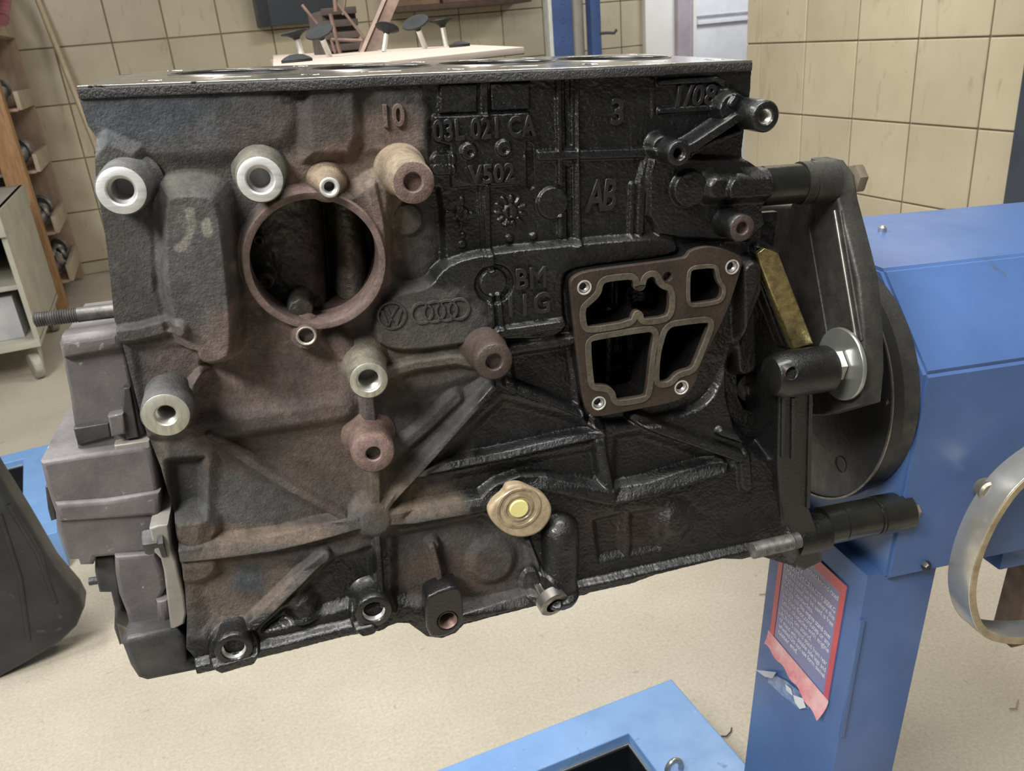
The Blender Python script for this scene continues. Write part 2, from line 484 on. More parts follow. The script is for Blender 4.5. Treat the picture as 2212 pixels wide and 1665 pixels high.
class Field:
    """relief of a casting over an (x, z) grid in mm; heights stand towards the camera"""

    def __init__(s, x0, x1, z0, z1, step, basefn):
        s.step = step; s.xs = np.arange(x0, x1, step); s.zs = np.arange(z0, z1, -step)
        s.X, s.Z = np.meshgrid(s.xs, s.zs); s.H = basefn(s.X, s.Z); s.R = np.zeros_like(s.H)

    def samp(s, x, z):
        j = int(np.clip(round((x - s.xs[0]) / s.step), 0, len(s.xs) - 1)); i = int(np.clip(round((s.zs[0] - z) / s.step), 0, len(s.zs) - 1))
        return s.H[i, j]

    def loc(s, px, py, d=0.0):
        h = d
        for _ in range(4):
            x, z = fp(px, py, h); h = s.samp(x, z) + d
        return fp(px, py, h)

    def win(s, pts, m):
        a = np.array(pts); j0 = np.searchsorted(s.xs, a[:, 0].min() - m); j1 = np.searchsorted(s.xs, a[:, 0].max() + m)
        i0 = np.searchsorted(-s.zs, -(a[:, 1].max() + m)); i1 = np.searchsorted(-s.zs, -(a[:, 1].min() - m))
        return slice(i0, max(i1, i0 + 1)), slice(j0, max(j1, j0 + 1))

    def ridge(s, pts, hw, d, w=8, taper=None):
        hw /= 3.5; w /= 3.5; P = [s.loc(x, y, d) for x, y in pts]; sl = s.win(P, hw + w + 1); X, Z = s.X[sl], s.Z[sl]
        D = np.full(X.shape, 1e9)
        for a, b_ in zip(P[:-1], P[1:]): D = np.minimum(D, seg_dist(a, b_, X, Z))
        p = d * (1 - sstep(hw, hw + w, D)); R = s.R[sl]
        s.R[sl] = np.maximum(R, p) if d > 0 else np.minimum(R, p)

    def disc(s, px, py, r, d, w=5, dome=False):
        x, z = s.loc(px, py, d); r = rmm(px, py, r, d); w /= 3.5; sl = s.win([(x, z)], r + w + 1)
        D = np.hypot(s.X[sl] - x, s.Z[sl] - z)
        p = d * (np.sqrt(np.clip(1 - (D / r) ** 2, 0, 1)) if dome else 1 - sstep(r - w / 2, r + w / 2, D)); R = s.R[sl]
        s.R[sl] = np.maximum(R, p) if d > 0 else np.minimum(R, p)

    def ring(s, px, py, r, hw, d, w=4):
        x, z = s.loc(px, py, d); r = rmm(px, py, r, d); hw /= 3.5; w /= 3.5; sl = s.win([(x, z)], r + hw + w + 1)
        D = np.abs(np.hypot(s.X[sl] - x, s.Z[sl] - z) - r); p = d * (1 - sstep(hw, hw + w, D)); R = s.R[sl]
        s.R[sl] = np.maximum(R, p) if d > 0 else np.minimum(R, p)

    def flush(s):
        s.H += s.R; s.R[:] = 0

    def addpoly(s, pts, d, w=10):
        P = smoothloop([s.loc(x, y, d) for x, y in pts], 0); w /= 3.5; sl = s.win(P, w + 1)
        s.R[sl] += d * (1 - sstep(-w / 2, w / 2, poly_sd(P, s.X[sl], s.Z[sl])))

    def setpoly(s, pts, T, w=10):
        P = smoothloop([fp(x, y, T) for x, y in pts], 0 if len(pts) < 6 else 1 if len(pts) < 9 else 2); w /= 3.5; sl = s.win(P, w + 1)
        c_ = 1 - sstep(-w / 2, w / 2, poly_sd(P, s.X[sl], s.Z[sl])); s.H[sl] = s.H[sl] * (1 - c_) + T * c_

    def pix(s):
        """photo pixel of every relief point"""
        v = np.stack([s.X / 1000, DN - s.H / 1000, s.Z / 1000]); c_ = np.tensordot(BM.T, v, 1)
        return CX + F * c_[0] / c_[2], CY + F * c_[1] / c_[2]

    def mesh(s, name, outline, holes, out_depth, hole_depth, tint=None):
        """outline and holes are (x, z) loops; skirts run back from their edges"""
        st = s.step; inside = poly_sd(outline, s.X, s.Z) if outline else np.full(s.X.shape, -99.0)
        hs = []
        for hp in holes:
            sl = s.win(hp, 4); d = np.full(s.X.shape, 99.0); d[sl] = poly_sd(hp, s.X[sl], s.Z[sl]); hs.append((sl, d))
        keep_v = inside < st * 0.45
        for sl, d in hs: keep_v &= d > -st * 0.45
        K = keep_v[:-1, :-1] & keep_v[1:, :-1] & keep_v[:-1, 1:] & keep_v[1:, 1:]
        X, Z = s.X.copy(), s.Z.copy()
        Kp = np.pad(K, 1); ncell = Kp[:-1, :-1].astype(int) + Kp[1:, :-1] + Kp[:-1, 1:] + Kp[1:, 1:]
        bd = (ncell > 0) & (ncell < 4); bi, bj = np.nonzero(bd)
        own = np.zeros(len(bi), int); best = np.full(len(bi), 1e9); sx = X[bi, bj].copy(); sz = Z[bi, bj].copy()
        x0, z0 = X[bi, bj], Z[bi, bj]
        for k, lp in enumerate([outline] + list(holes)):
            if not lp: continue
            for a, b_ in zip(lp, lp[1:] + lp[:1]):
                dv = np.array(b_) - np.array(a); L = float(dv @ dv) + 1e-9
                t = np.clip(((x0 - a[0]) * dv[0] + (z0 - a[1]) * dv[1]) / L, 0, 1)
                qx, qz = a[0] + t * dv[0], a[1] + t * dv[1]; dd = np.hypot(qx - x0, qz - z0); m = dd < best
                best[m] = dd[m]; sx[m] = qx[m]; sz[m] = qz[m]; own[m] = k
        m = best < st * 2.2; X[bi[m], bj[m]] = sx[m]; Z[bi[m], bj[m]] = sz[m]
        used = ncell > 0; idx = np.full(X.shape, -1); idx[used] = np.arange(used.sum())
        xm, zm, hm = X[used], Z[used], s.H[used]
        V = np.stack([xm / 1000, DN - hm / 1000, zm / 1000], 1)
        ci, cj = np.nonzero(K); Q = np.stack([idx[ci, cj], idx[ci + 1, cj], idx[ci + 1, cj + 1], idx[ci, cj + 1]], 1)
        # skirts
        ownmap = np.zeros(X.shape, int); ownmap[bi, bj] = own
        e = []
        up = Kp[:-1, 1:-1]; dn = Kp[1:, 1:-1]
        i, j = np.nonzero(up != dn); e.append(np.stack([i, j, i, j + 1], 1))
        lf = Kp[1:-1, :-1]; rt = Kp[1:-1, 1:]
        i, j = np.nonzero(lf != rt); e.append(np.stack([i, j, i + 1, j], 1))
        e = np.concatenate(e); ga = idx[e[:, 0], e[:, 1]]; gb = idx[e[:, 2], e[:, 3]]; ow = ownmap[e[:, 0], e[:, 1]]
        u = np.unique(np.concatenate([ga, gb])); remap = np.full(len(V), -1); remap[u] = np.arange(len(u)); own_u = np.zeros(len(V), int)
        own_u[ga] = ow; own_u[gb] = np.maximum(own_u[gb], ow)
        n0 = len(V); top = V[u].copy(); bot = V[u].copy()
        dep = np.where(own_u[u] == 0, out_depth, hole_depth); bot[:, 1] = np.maximum(DN + dep / 1000.0, top[:, 1] + 0.002)
        V2 = np.concatenate([V, top, bot]); a0 = n0 + remap[ga]; b0 = n0 + remap[gb]; o2 = len(u)
        S = np.stack([a0, b0, b0 + o2, a0 + o2], 1)
        QQ = np.concatenate([Q, S])
        me = bpy.data.meshes.new(name); V2 = V2 - ORG
        me.vertices.add(len(V2)); me.vertices.foreach_set('co', V2.ravel())
        me.loops.add(QQ.size); me.loops.foreach_set('vertex_index', QQ.ravel().astype(np.int32))
        me.polygons.add(len(QQ)); me.polygons.foreach_set('loop_start', np.arange(0, QQ.size, 4, dtype=np.int32))
        me.polygons.foreach_set('use_smooth', np.arange(len(QQ)) < len(Q))
        me.update(calc_edges=True)
        if tint is not None:
            tv = tint[used]; tt = np.concatenate([tv, tv[u], tv[u]])
            at = me.attributes.new('tint', 'FLOAT_COLOR', 'POINT'); at.data.foreach_set('color', tt.astype(np.float32).ravel())
        return me


def base_h(X, Z):
    return np.interp(-Z, [0, 185, 205, 240, 300, 345, 385, 450], [0, 0, 2, 6, 14, 22, 28, 28])


fld = Field(-116, 372, -14, -425, 0.55, base_h)

# --- broad levels --------------------------------------------------------------
fld.setpoly([(150, 160), (642, 160), (650, 300), (520, 345), (300, 350), (150, 330)], 3, 40)
fld.setpoly([(655, 150), (775, 150), (778, 300), (760, 340), (660, 345)], 7, 34)
fld.setpoly([(780, 150), (925, 150), (925, 330), (790, 330)], 2, 22)
fld.setpoly([(190, 280), (330, 340), (345, 700), (430, 720), (430, 850), (400, 950), (290, 950), (190, 500)], 11, 26)
fld.setpoly([(335, 425), (365, 405), (450, 403), (487, 432), (503, 560), (516, 700), (514, 770), (492, 793), (430, 806), (345, 690)], 27, 40)
fld.setpoly([(290, 750), (425, 742), (440, 800), (400, 850), (310, 870)], 9, 20)
fld.ridge([(255, 728), (300, 722), (385, 715)], 10, 5, 12)
fld.ridge([(405, 855), (440, 808)], 7, 8, 12)
fld.flush()
# panel wall right of the rust line
fld.setpoly([(926, 160), (1640, 120), (1640, 530), (1250, 540), (1040, 558), (975, 585), (930, 560)], -1.5, 16)
fld.setpoly([(925, 405), (950, 405), (958, 600), (925, 612), (845, 612), (845, 440)], -7, 16)
fld.setpoly([(955, 575), (1035, 547), (1240, 526), (1400, 512), (1470, 515), (1460, 560), (1230, 585), (1215, 640), (1230, 735), (1060, 735),
             (830, 770), (800, 700), (850, 630), (925, 622)], 6, 15)
fld.setpoly([(1402, 350), (1430, 338), (1640, 345), (1660, 360), (1660, 520), (1500, 520), (1402, 505)], 4.5, 14)
fld.setpoly([(1205, 600), (1235, 575), (1480, 548), (1500, 530), (1640, 540), (1590, 700), (1540, 850), (1470, 890), (1280, 915), (1250, 890)], 2, 20)
# --- upper panel details -----------------------------------------------------------
for a in ([(950, 182), (1032, 180), (1032, 243), (950, 246)], [(1060, 180), (1145, 177), (1145, 236), (1062, 240)]):
    fld.addpoly(a, 2.2, 6)
fld.ridge([(1046, 178), (1047, 245)], 7, 3.2, 5)
fld.ridge([(1208, 172), (1212, 395)], 4, 2.8, 5); fld.ridge([(1212, 470), (1213, 510)], 4, 2.6, 5)
fld.ridge([(1240, 172), (1247, 520)], 9, 4.2, 9)
fld.ridge([(1224, 175), (1230, 515)], 4, -2.0, 5)
fld.ridge([(1143, 338), (1410, 330)], 7, 3.2, 7)
fld.ridge([(1142, 318), (1145, 400)], 5, -1.5, 6)
fld.ridge([(1405, 345), (1388, 395), (1384, 500)], 6, 3.4, 9); fld.ridge([(1368, 400), (1364, 505)], 4, 2.4, 6)
fld.flush()
fld.addpoly([(938, 252), (1145, 243), (1150, 296), (1139, 306), (1139, 388), (1120, 399), (976, 406), (972, 315), (940, 306)], 4.2, 6)
fld.flush()
fld.disc(1014, 328, 18, 2.4, 6); fld.disc(1090, 321, 17, 2.4, 6); fld.ridge([(945, 345), (972, 345)], 9, 3, 7); fld.ridge([(945, 366), (972, 366)], 9, 3.4, 7)
fld.flush(); fld.disc(1016, 330, 6, -1.6, 4); fld.disc(1092, 324, 6, -1.6, 4)
# centre rib, round casting marks
fld.ridge([(1038, 405), (1042, 520), (1052, 580)], 2.5, 1.6, 4); fld.ridge([(1052, 405), (1056, 540), (1063, 585)], 5, 3.0, 6)
fld.ridge([(1062, 640), (1066, 705)], 3, 2.2, 4); fld.ridge([(1078, 640), (1084, 708)], 4, 2.8, 5)
fld.flush(); fld.disc(1066, 612, 41, -2.6, 6); fld.flush(); fld.disc(1066, 612, 29, 3.4, 4)
fld.disc(1195, 440, 34, 2.6, 5); fld.disc(880, 475, 34, 2.4, 5); fld.flush()
for cx_, cy_, nr in ((998, 462, 4), (1104, 457, 11)):
    fld.disc(cx_, cy_, 15, 2.0, 4)
    for k in range(nr):
        a = 2 * math.pi * k / nr + (0.2 if nr == 11 else 0.05)
        fld.ridge([(cx_ + 22 * math.cos(a), cy_ + 22 * math.sin(a)), (cx_ + 32 * math.cos(a), cy_ + 32 * math.sin(a))], 2.4, 1.5, 3.5)
fld.flush(); fld.ridge([(990, 474), (1006, 450)], 2, -1.2, 3); fld.ridge([(1100, 466), (1100, 450)], 2, -1.2, 3)
for x_, y_, r_ in ((1000, 510, 8), (1000, 529, 10), (1102, 517, 10), (1090, 486, 5), (1103, 482, 6), (1154, 512, 9)): fld.disc(x_, y_, r_, 1.9, 5, True)
fld.ridge([(1428, 178), (1548, 172), (1568, 182), (1573, 205), (1562, 222)], 4, 2.8, 5); fld.ridge([(1428, 240), (1535, 233)], 4, 2.6, 5)
fld.ridge([(1410, 172), (1412, 250)], 2, 0.9, 5)
fld.disc(1493, 409, 37, 6, 5); fld.ridge([(1552, 408), (1660, 405)], 16, 10, 30)
fld.flush(); fld.disc(1606, 411, 30, 4, 5)
fld.ridge([(1468, 330), (1500, 318), (1545, 288), (1590, 258), (1620, 248)], 9, 16, 7); fld.ridge([(1490, 335), (1540, 308), (1600, 285)], 4, 9, 6)
fld.disc(1432, 318, 26, 9, 14); fld.disc(1585, 235, 34, 12, 10)
fld.flush()
# --- round opening flange -----------------------------------------------------------
OC = fp(682, 567, 14); OR = rmm(682, 567, 139, 14)
sl = fld.win([OC], 70); D = np.hypot(fld.X[sl] - OC[0], fld.Z[sl] - OC[1])
c_ = 1 - sstep(OR + 3.4, OR + 6.5, D); fld.H[sl] = fld.H[sl] * (1 - c_) + 14 * c_
fld.setpoly([(690, 740), (700, 700), (640, 690), (622, 735), (640, 755), (672, 760)], 13, 12)
fld.setpoly([(735, 440), (790, 390), (835, 370), (850, 420), (838, 520), (830, 600), (815, 520), (790, 470)], 9, 30)
fld.ridge([(725, 735), (782, 800)], 14, 7, 22)
fld.ridge([(800, 400), (815, 460), (826, 520)], 7, 3, 10)
fld.flush()
# --- crank case: belts, ribs and pockets -----------------------------------------------
for pts, d, w in (([(470, 975), (735, 1118), (600, 1158), (440, 1165)], -4, 40), ([(1085, 860), (1250, 905), (1285, 930), (925, 1005)], -6, 40),
                  ([(905, 1040), (1285, 965), (1295, 1035), (1170, 1028), (1050, 1062), (870, 1102)], -4, 36),
                  ([(1325, 940), (1380, 930), (1570, 995), (1400, 1035), (1320, 1058)], -6, 40), ([(838, 870), (1035, 812), (845, 1075)], -4, 40),
                  ([(480, 945), (775, 915), (785, 1095)], -3.5, 50), ([(420, 1225), (690, 1205), (540, 1345), (440, 1350)], -4, 50),
                  ([(368, 985), (440, 980), (440, 1095), (380, 1100)], -9, 28), ([(850, 1150), (1040, 1110), (1140, 1170), (1150, 1280), (1005, 1300), (850, 1290)], -6, 30),
                  ([(720, 1200), (800, 1175), (805, 1280), (700, 1310), (570, 1350)], -6, 24),
                  ([(1280, 1120), (1340, 1105), (1340, 1190), (1290, 1200)], -5, 26), ([(1360, 1105), (1430, 1095), (1420, 1180), (1360, 1190)], -4, 26),
                  ([(1100, 765), (1230, 745), (1245, 880), (1110, 825)], -5, 20)):
    fld.addpoly(pts, d, w)
fld.flush()
belt = [(392, 1202), (480, 1192), (600, 1172), (700, 1148), (770, 1132), (815, 1124), (900, 1116), (1045, 1092), (1078, 1060), (1125, 1042), (1180, 1046), (1245, 1062), (1322, 1078), (1400, 1056), (1560, 1008)]
fld.ridge(belt, 13, 8, 13)
fld.ridge([(830, 1106), (1066, 840)], 5, 8, 9); fld.ridge([(812, 1120), (810, 1010), (797, 860)], 9, 7, 14)
fld.ridge([(742, 1120), (600, 1040), (452, 943)], 6, 6.5, 10)
fld.ridge([(1098, 832), (1180, 862), (1256, 893)], 5, 6, 9); fld.ridge([(900, 1024), (1080, 985), (1300, 940)], 6, 7, 9)
fld.ridge([(1370, 900), (1450, 938), (1600, 990)], 8, 8, 12); fld.ridge([(1290, 915), (1300, 985), (1318, 1060)], 8, 5, 16)
fld.ridge([(1096, 757), (1240, 735)], 6, 7, 9); fld.ridge([(1080, 722), (1215, 702)], 7, 5, 9)
fld.ridge([(838, 808), (900, 790), (985, 778), (1035, 788)], 7, 6, 12)
fld.ridge([(815, 1150), (824, 1300)], 4, 7, 9); fld.ridge([(702, 1204), (620, 1280), (545, 1352)], 9, 7, 10)
fld.ridge([(425, 932), (600, 908), (740, 885)], 10, 4, 34); fld.ridge([(850, 985), (930, 915), (985, 860)], 7, 4, 20)
fld.ridge([(430, 1448), (800, 1352)], 9, 6, 14); fld.ridge([(990, 1340), (1170, 1296), (1640, 1192)], 9, 6, 14)
fld.ridge([(1610, 990), (1615, 1050)], 10, 5, 14)
fld.disc(812, 1126, 40, 9, 40); fld.disc(655, 1318, 26, 8, 40); fld.disc(1065, 1215, 44, 4, 30); fld.disc(1462, 1132, 30, 5, 50)
fld.disc(425, 1150, 42, 6, 24); fld.disc(425, 1225, 40, 5, 24)
fld.flush()
# domed rib below the plug, corner box, fin
P = [fld.loc(1222, y, 14) for y in (1170, 1230, 1300)]; sl = fld.win(P, 20); D = np.full(fld.X[sl].shape, 1e9)
for a, b_ in zip(P[:-1], P[1:]): D = np.minimum(D, seg_dist(a, b_, fld.X[sl], fld.Z[sl]))
fld.R[sl] = np.maximum(fld.R[sl], 15 * np.sqrt(np.clip(1 - (D / 14.5) ** 2, 0, 1)))
fld.ridge([(1143, 1172), (1175, 1260)], 3, 5, 7)
fld.ridge([(934, 1185), (948, 1240), (958, 1290)], 6, 11, 6); fld.disc(936, 1178, 13, 6, 8)
fld.flush()
# plug seat, hole boss seats
for x_, y_, r_, d_ in ((505, 1403, 46, 5), (808, 1322, 44, 5), (1178, 1292, 30, 3)): fld.disc(x_, y_, r_, d_, 8)
fld.flush()
# --- rear end: recess, column, flange pillar ----------------------------------------------
fld.setpoly([(1640, 560), (1700, 600), (1745, 760), (1690, 850), (1640, 960), (1570, 930), (1545, 800), (1590, 680)], -10, 34)
fld.ridge([(1628, 590), (1625, 680), (1615, 790)], 20, 12, 26); fld.ridge([(1640, 545), (1700, 740)], 10, 6, 14)
fld.flush()
fld.setpoly([(1690, 860), (1750, 860), (1760, 1090), (1778, 1215), (1735, 1235), (1702, 1215), (1686, 1090)], 14, 20)
fld.setpoly([(1630, 536), (1684, 543), (1760, 745), (1712, 752)], 2, 8)
fld.ridge([(1560, 935), (1680, 955)], 6, 5, 10)
fld.disc(1740, 1150, 46, 8, 40)
fld.flush()
# rough sand-cast skin
lump = blurnoise(fld.H.shape, 30, 1) * 0.28 + blurnoise(fld.H.shape, 11, 2) * 0.12
grain = blurnoise(fld.H.shape, 3.0, 3) * 0.055 + blurnoise(fld.H.shape, 1.5, 4) * 0.05
PX, PY = fld.pix()


def blob(cx_, cy_, rx, ry, soft=0.5):
    d = np.hypot((PX - cx_) / rx, (PY - cy_) / ry); return 1 - sstep(1 - soft, 1 + soft, d + 0.12 * N2)


def region(pts, soft):
    """soft mask of a photo-space outline"""
    m = np.zeros(PX.shape); x = [p[0] for p in pts]; y = [p[1] for p in pts]
    w = (PX > min(x) - soft) & (PX < max(x) + soft) & (PY > min(y) - soft) & (PY < max(y) + soft)
    m[w] = 1 - sstep(-soft, soft, poly_sd(pts, PX[w] + 14 * N1[w], PY[w] + 14 * N2[w])); return m


N1 = blurnoise(fld.H.shape, 26, 11) + 0.6 * blurnoise(fld.H.shape, 9, 12); N2 = blurnoise(fld.H.shape, 22, 13) + 0.6 * blurnoise(fld.H.shape, 8, 14)
col = np.empty(fld.H.shape + (3,)); col[:] = (0.075, 0.070, 0.066)


def paint(c, w):
    global col
    col = col * (1 - w[..., None]) + np.array(c) * w[..., None]


paint((0.078, 0.086, 0.098), blob(330, 260, 330, 90)); paint((0.088, 0.088, 0.088), blob(420, 560, 130, 190))
paint((0.105, 0.100, 0.080), 0.7 * blob(330, 360, 150, 50)); paint((0.115, 0.112, 0.098), 0.6 * blob(400, 450, 60, 60))
paint((0.085, 0.070, 0.062), blob(620, 330, 170, 110)); paint((0.17, 0.125, 0.112), blob(600, 800, 260, 110))
paint((0.15, 0.105, 0.09), 0.8 * blob(690, 960, 90, 90)); paint((0.095, 0.072, 0.06), blob(600, 1030, 200, 120))
paint((0.20, 0.145, 0.12), blob(840, 285, 75, 50)); paint((0.17, 0.11, 0.085), blob(790, 360, 100, 60)); paint((0.19, 0.15, 0.115), 0.9 * blob(640, 375, 70, 42))
paint((0.20, 0.16, 0.125), 0.85 * blob(830, 430, 60, 150)); paint((0.21, 0.145, 0.125), blob(682, 567, 172, 158, 0.08))
paint((0.085, 0.088, 0.086), blob(520, 1085, 120, 60)); paint((0.17, 0.125, 0.09), 0.8 * blob(560, 1155, 170, 24)); paint((0.165, 0.125, 0.10), 0.9 * blob(510, 1270, 110, 80))
paint((0.07, 0.076, 0.085), blob(540, 1250, 45, 35)); paint((0.14, 0.105, 0.072), 0.7 * blob(930, 1080, 130, 34)); paint((0.13, 0.10, 0.07), blob(850, 1050, 50, 70))
paint((0.10, 0.085, 0.06), 0.7 * blob(930, 770, 120, 40)); paint((0.09, 0.062, 0.048), 0.9 * blob(960, 1240, 120, 50)); paint((0.052, 0.046, 0.045), 0.8 * blob(930, 930, 110, 90))
paint((0.10, 0.098, 0.085), 0.6 * blob(930, 690, 130, 60)); paint((0.19, 0.17, 0.14), 0.8 * blob(352, 1060, 14, 130)); paint((0.04, 0.042, 0.046), 0.9 * blob(400, 1040, 40, 60))
oil = region([(925, 60), (1750, 60), (1850, 1320), (1000, 1520), (380, 1520), (395, 1385), (520, 1345), (620, 1300), (730, 1215), (800, 1175), (860, 1190), (880, 1290), (1010, 1310), (1140, 1290),
              (1150, 1150), (1040, 1125), (960, 1035), (1080, 838), (1085, 750), (1050, 700), (1020, 640), (940, 600)], 26)
oil = np.maximum(oil, 0.75 * region([(430, 150), (940, 120), (940, 200), (430, 212)], 14))
col *= 0.80
paint((0.0060, 0.0065, 0.0068), np.clip(oil * 1.0, 0, 1)); paint((0.012, 0.014, 0.010), 0.5 * oil * blob(1150, 600, 330, 120)); paint((0.024, 0.016, 0.013), 0.6 * oil * blob(1350, 1130, 120, 50))
paint((0.013, 0.013, 0.016), 0.5 * oil * blob(1180, 920, 140, 60)); paint((0.013, 0.010, 0.009), 0.7 * oil * blob(1400, 720, 190, 190))  # first patch paints the bluish sheen of the rib pocket into the colour
# chalk mark on the side pad
for pts in ([(408, 455), (414, 480), (408, 510), (395, 530), (385, 535)], [(445, 480), (450, 505)]):
    D = np.full(PX.shape, 1e9)
    for a, b_ in zip(pts[:-1], pts[1:]): D = np.minimum(D, seg_dist(a, b_, PX, PY))
    paint((0.30, 0.29, 0.24), 0.55 * (1 - sstep(1, 8, D + 3.5 * N1)))
fld.H += lump * (0.6 + 0.4 * oil) + grain * (0.6 + 1.2 * oil)
tint = np.concatenate([np.clip(col, 0, 1), np.clip(oil, 0, 1)[..., None]], 2)


def lmap(pts, h=None):
    return [fp(x, y, h) if h is not None else fld.loc(x, y) for x, y in pts]


outline = ([fp(167, 190, 3), fp(600, 176, 3), fp(1100, 157, 0), fp(1624, 137, 0)] + lmap([(1617, 230), (1605, 320)], 0) + lmap([(1612, 345), (1636, 362), (1650, 385), (1654, 430), (1644, 452), (1652, 490), (1650, 520)], 4.5) +
           lmap([(1686, 543), (1762, 745)], 2) + lmap([(1766, 1090), (1784, 1212), (1740, 1236), (1704, 1216)], 24) + lmap([(1640, 1200), (1560, 1206), (1420, 1240), (1265, 1284), (1170, 1305), (1002, 1348), (985, 1366), (955, 1378), (922, 1374), (884, 1346),
            (860, 1345), (830, 1356), (700, 1385), (560, 1420), (530, 1436), (490, 1440), (430, 1452), (420, 1420), (402, 1400), (404, 1330), (394, 1230), (378, 1130), (348, 1010)]) + lmap([(322, 960), (300, 880), (264, 740), (247, 690), (238, 600), (226, 500), (208, 400), (203, 300)], 11) + lmap([(190, 272), (172, 215)], 3))
M1 = 4.3825


def zg(pts, ox=1220, oy=540, s=M1):
    return [(ox + a / s, oy + b_ / s) for a, b_ in pts]


WIN = [zg([(360, 340), (380, 310), (460, 295), (628, 278), (645, 300), (650, 365), (690, 390), (740, 380), (765, 340), (772, 290), (800, 256), (850, 256), (868, 320), (910, 368), (990, 390), (985, 580), (950, 630), (770, 650), (748, 640), (740, 590), (690, 565), (645, 595), (625, 670), (230, 732), (208, 700), (195, 560), (240, 520), (310, 460), (350, 400)]),
       zg([(245, 875), (275, 855), (780, 775), (825, 782), (838, 825), (805, 1040), (770, 1370), (740, 1388), (512, 1425), (490, 1400), (480, 1345), (440, 1298), (380, 1280), (290, 1275), (275, 1240)]),
       zg([(1000, 738), (1040, 722), (1340, 685), (1362, 700), (1350, 760), (1220, 1085), (1195, 1122), (1100, 1145), (1040, 1180), (990, 1240), (910, 1250), (892, 1225), (905, 1000), (940, 860), (965, 780)]),
       zg([(1190, 205), (1225, 185), (1400, 170), (1420, 190), (1432, 270), (1460, 330), (1490, 370), (1480, 440), (1450, 475), (1212, 508), (1186, 485)])]
FH = 17.0
win_mm = [smoothloop([fp(x, y, FH) for x, y in w], 1) for w in WIN]


def grow(lp, d):
    out = []; n = len(lp); ar = sum(lp[i][0] * lp[(i + 1) % n][1] - lp[(i + 1) % n][0] * lp[i][1] for i in range(n)); sg = 1 if ar > 0 else -1
    for i in range(n):
        a = np.array(lp[i - 1]); b_ = np.array(lp[(i + 1) % n]); t = _n(b_ - a); out.append((lp[i][0] + sg * t[1] * d, lp[i][1] - sg * t[0] * d))
    return out


circ = lambda c0, r, n=96: [(c0[0] + r * math.cos(2 * math.pi * k / n), c0[1] + r * math.sin(2 * math.pi * k / n)) for k in range(n)]
rear_win = [fp(x, y, -8) for x, y in ((1592, 800), (1622, 800), (1672, 830), (1672, 908), (1608, 886), (1596, 860))]
holes = [circ(OC, OR)] + [grow(w, 1.2) for w in win_mm] + [rear_win]
casting = link('casting', fld.mesh('casting', outline, holes, 150, 12, tint), eng, M_CAST)
link('back_face', fill_me('back_face', [outline], 4, 0, face_frame(-150)), eng, M_BLACKOIL)


# --- cavity behind the round opening
def flat(v):
    return lambda X, Z: np.full(X.shape, float(v))


cav = Field(OC[0] - 58, OC[0] + 58, OC[1] + 58, OC[1] - 58, 0.8, flat(-44))
for px_, hw_, d_ in ((610, 95, 22), (757, 40, 26)):
    x, z = fp(px_, 570, -32); w_ = hw_ / 3.3
    cav.H += d_ * np.sqrt(np.clip(1 - ((cav.X - x) / w_) ** 2, 0, 1))
cav.ridge([(708, 440), (714, 660)], 6, -16, 8); cav.flush()
cav.disc(573, 607, 22, 12, 5); cav.ring(557, 520, 10, 3, 6, 4); cav.disc(650, 672, 30, 26, 5); cav.flush(); cav.disc(573, 607, 8, -4, 5); cav.flush()
cav.setpoly([(715, 625), (790, 625), (790, 700), (715, 700)], -50, 6); cav.setpoly([(655, 665), (830, 665), (830, 760), (655, 760)], -26, 14)
cav.H += blurnoise(cav.H.shape, 7, 21) * 0.5 + blurnoise(cav.H.shape, 2.4, 22) * 0.22
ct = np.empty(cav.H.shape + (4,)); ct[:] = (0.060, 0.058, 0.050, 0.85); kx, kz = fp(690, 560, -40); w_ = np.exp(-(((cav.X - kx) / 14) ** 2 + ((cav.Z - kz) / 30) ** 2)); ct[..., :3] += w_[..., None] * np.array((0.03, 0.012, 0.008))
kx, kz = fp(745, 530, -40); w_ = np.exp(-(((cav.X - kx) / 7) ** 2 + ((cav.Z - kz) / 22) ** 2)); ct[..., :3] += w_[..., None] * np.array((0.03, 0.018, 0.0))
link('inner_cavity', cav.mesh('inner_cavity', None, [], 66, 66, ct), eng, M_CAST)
link('cavity_wall', lathe_me('cavity_wall', [(OR / 1000, 0.0117), (OR / 1000 + 0.0015, 0.013), (OR / 1000 + 0.002, 0.075)], E((OC[0] / 1000, DN, OC[1] / 1000)), (0, 1, 0), 96), eng, M_DKRUST)
link('seal_ring', lathe_me('seal_ring', [((OR - 0.35) / 1000, 0.003), ((OR - 0.45) / 1000, -0.0144), ((OR + .5) / 1000, -0.0149), ((OR + 3.2) / 1000, -0.0149), ((OR + 4.0) / 1000, -0.0140), ((OR + 4.2) / 1000, -0.008)],
     E((OC[0] / 1000, DN, OC[1] / 1000)), (0, 1, 0), 96), eng, cast_mat('rust_ring', (0.165, 0.118, 0.104), 0.0, 0.6))
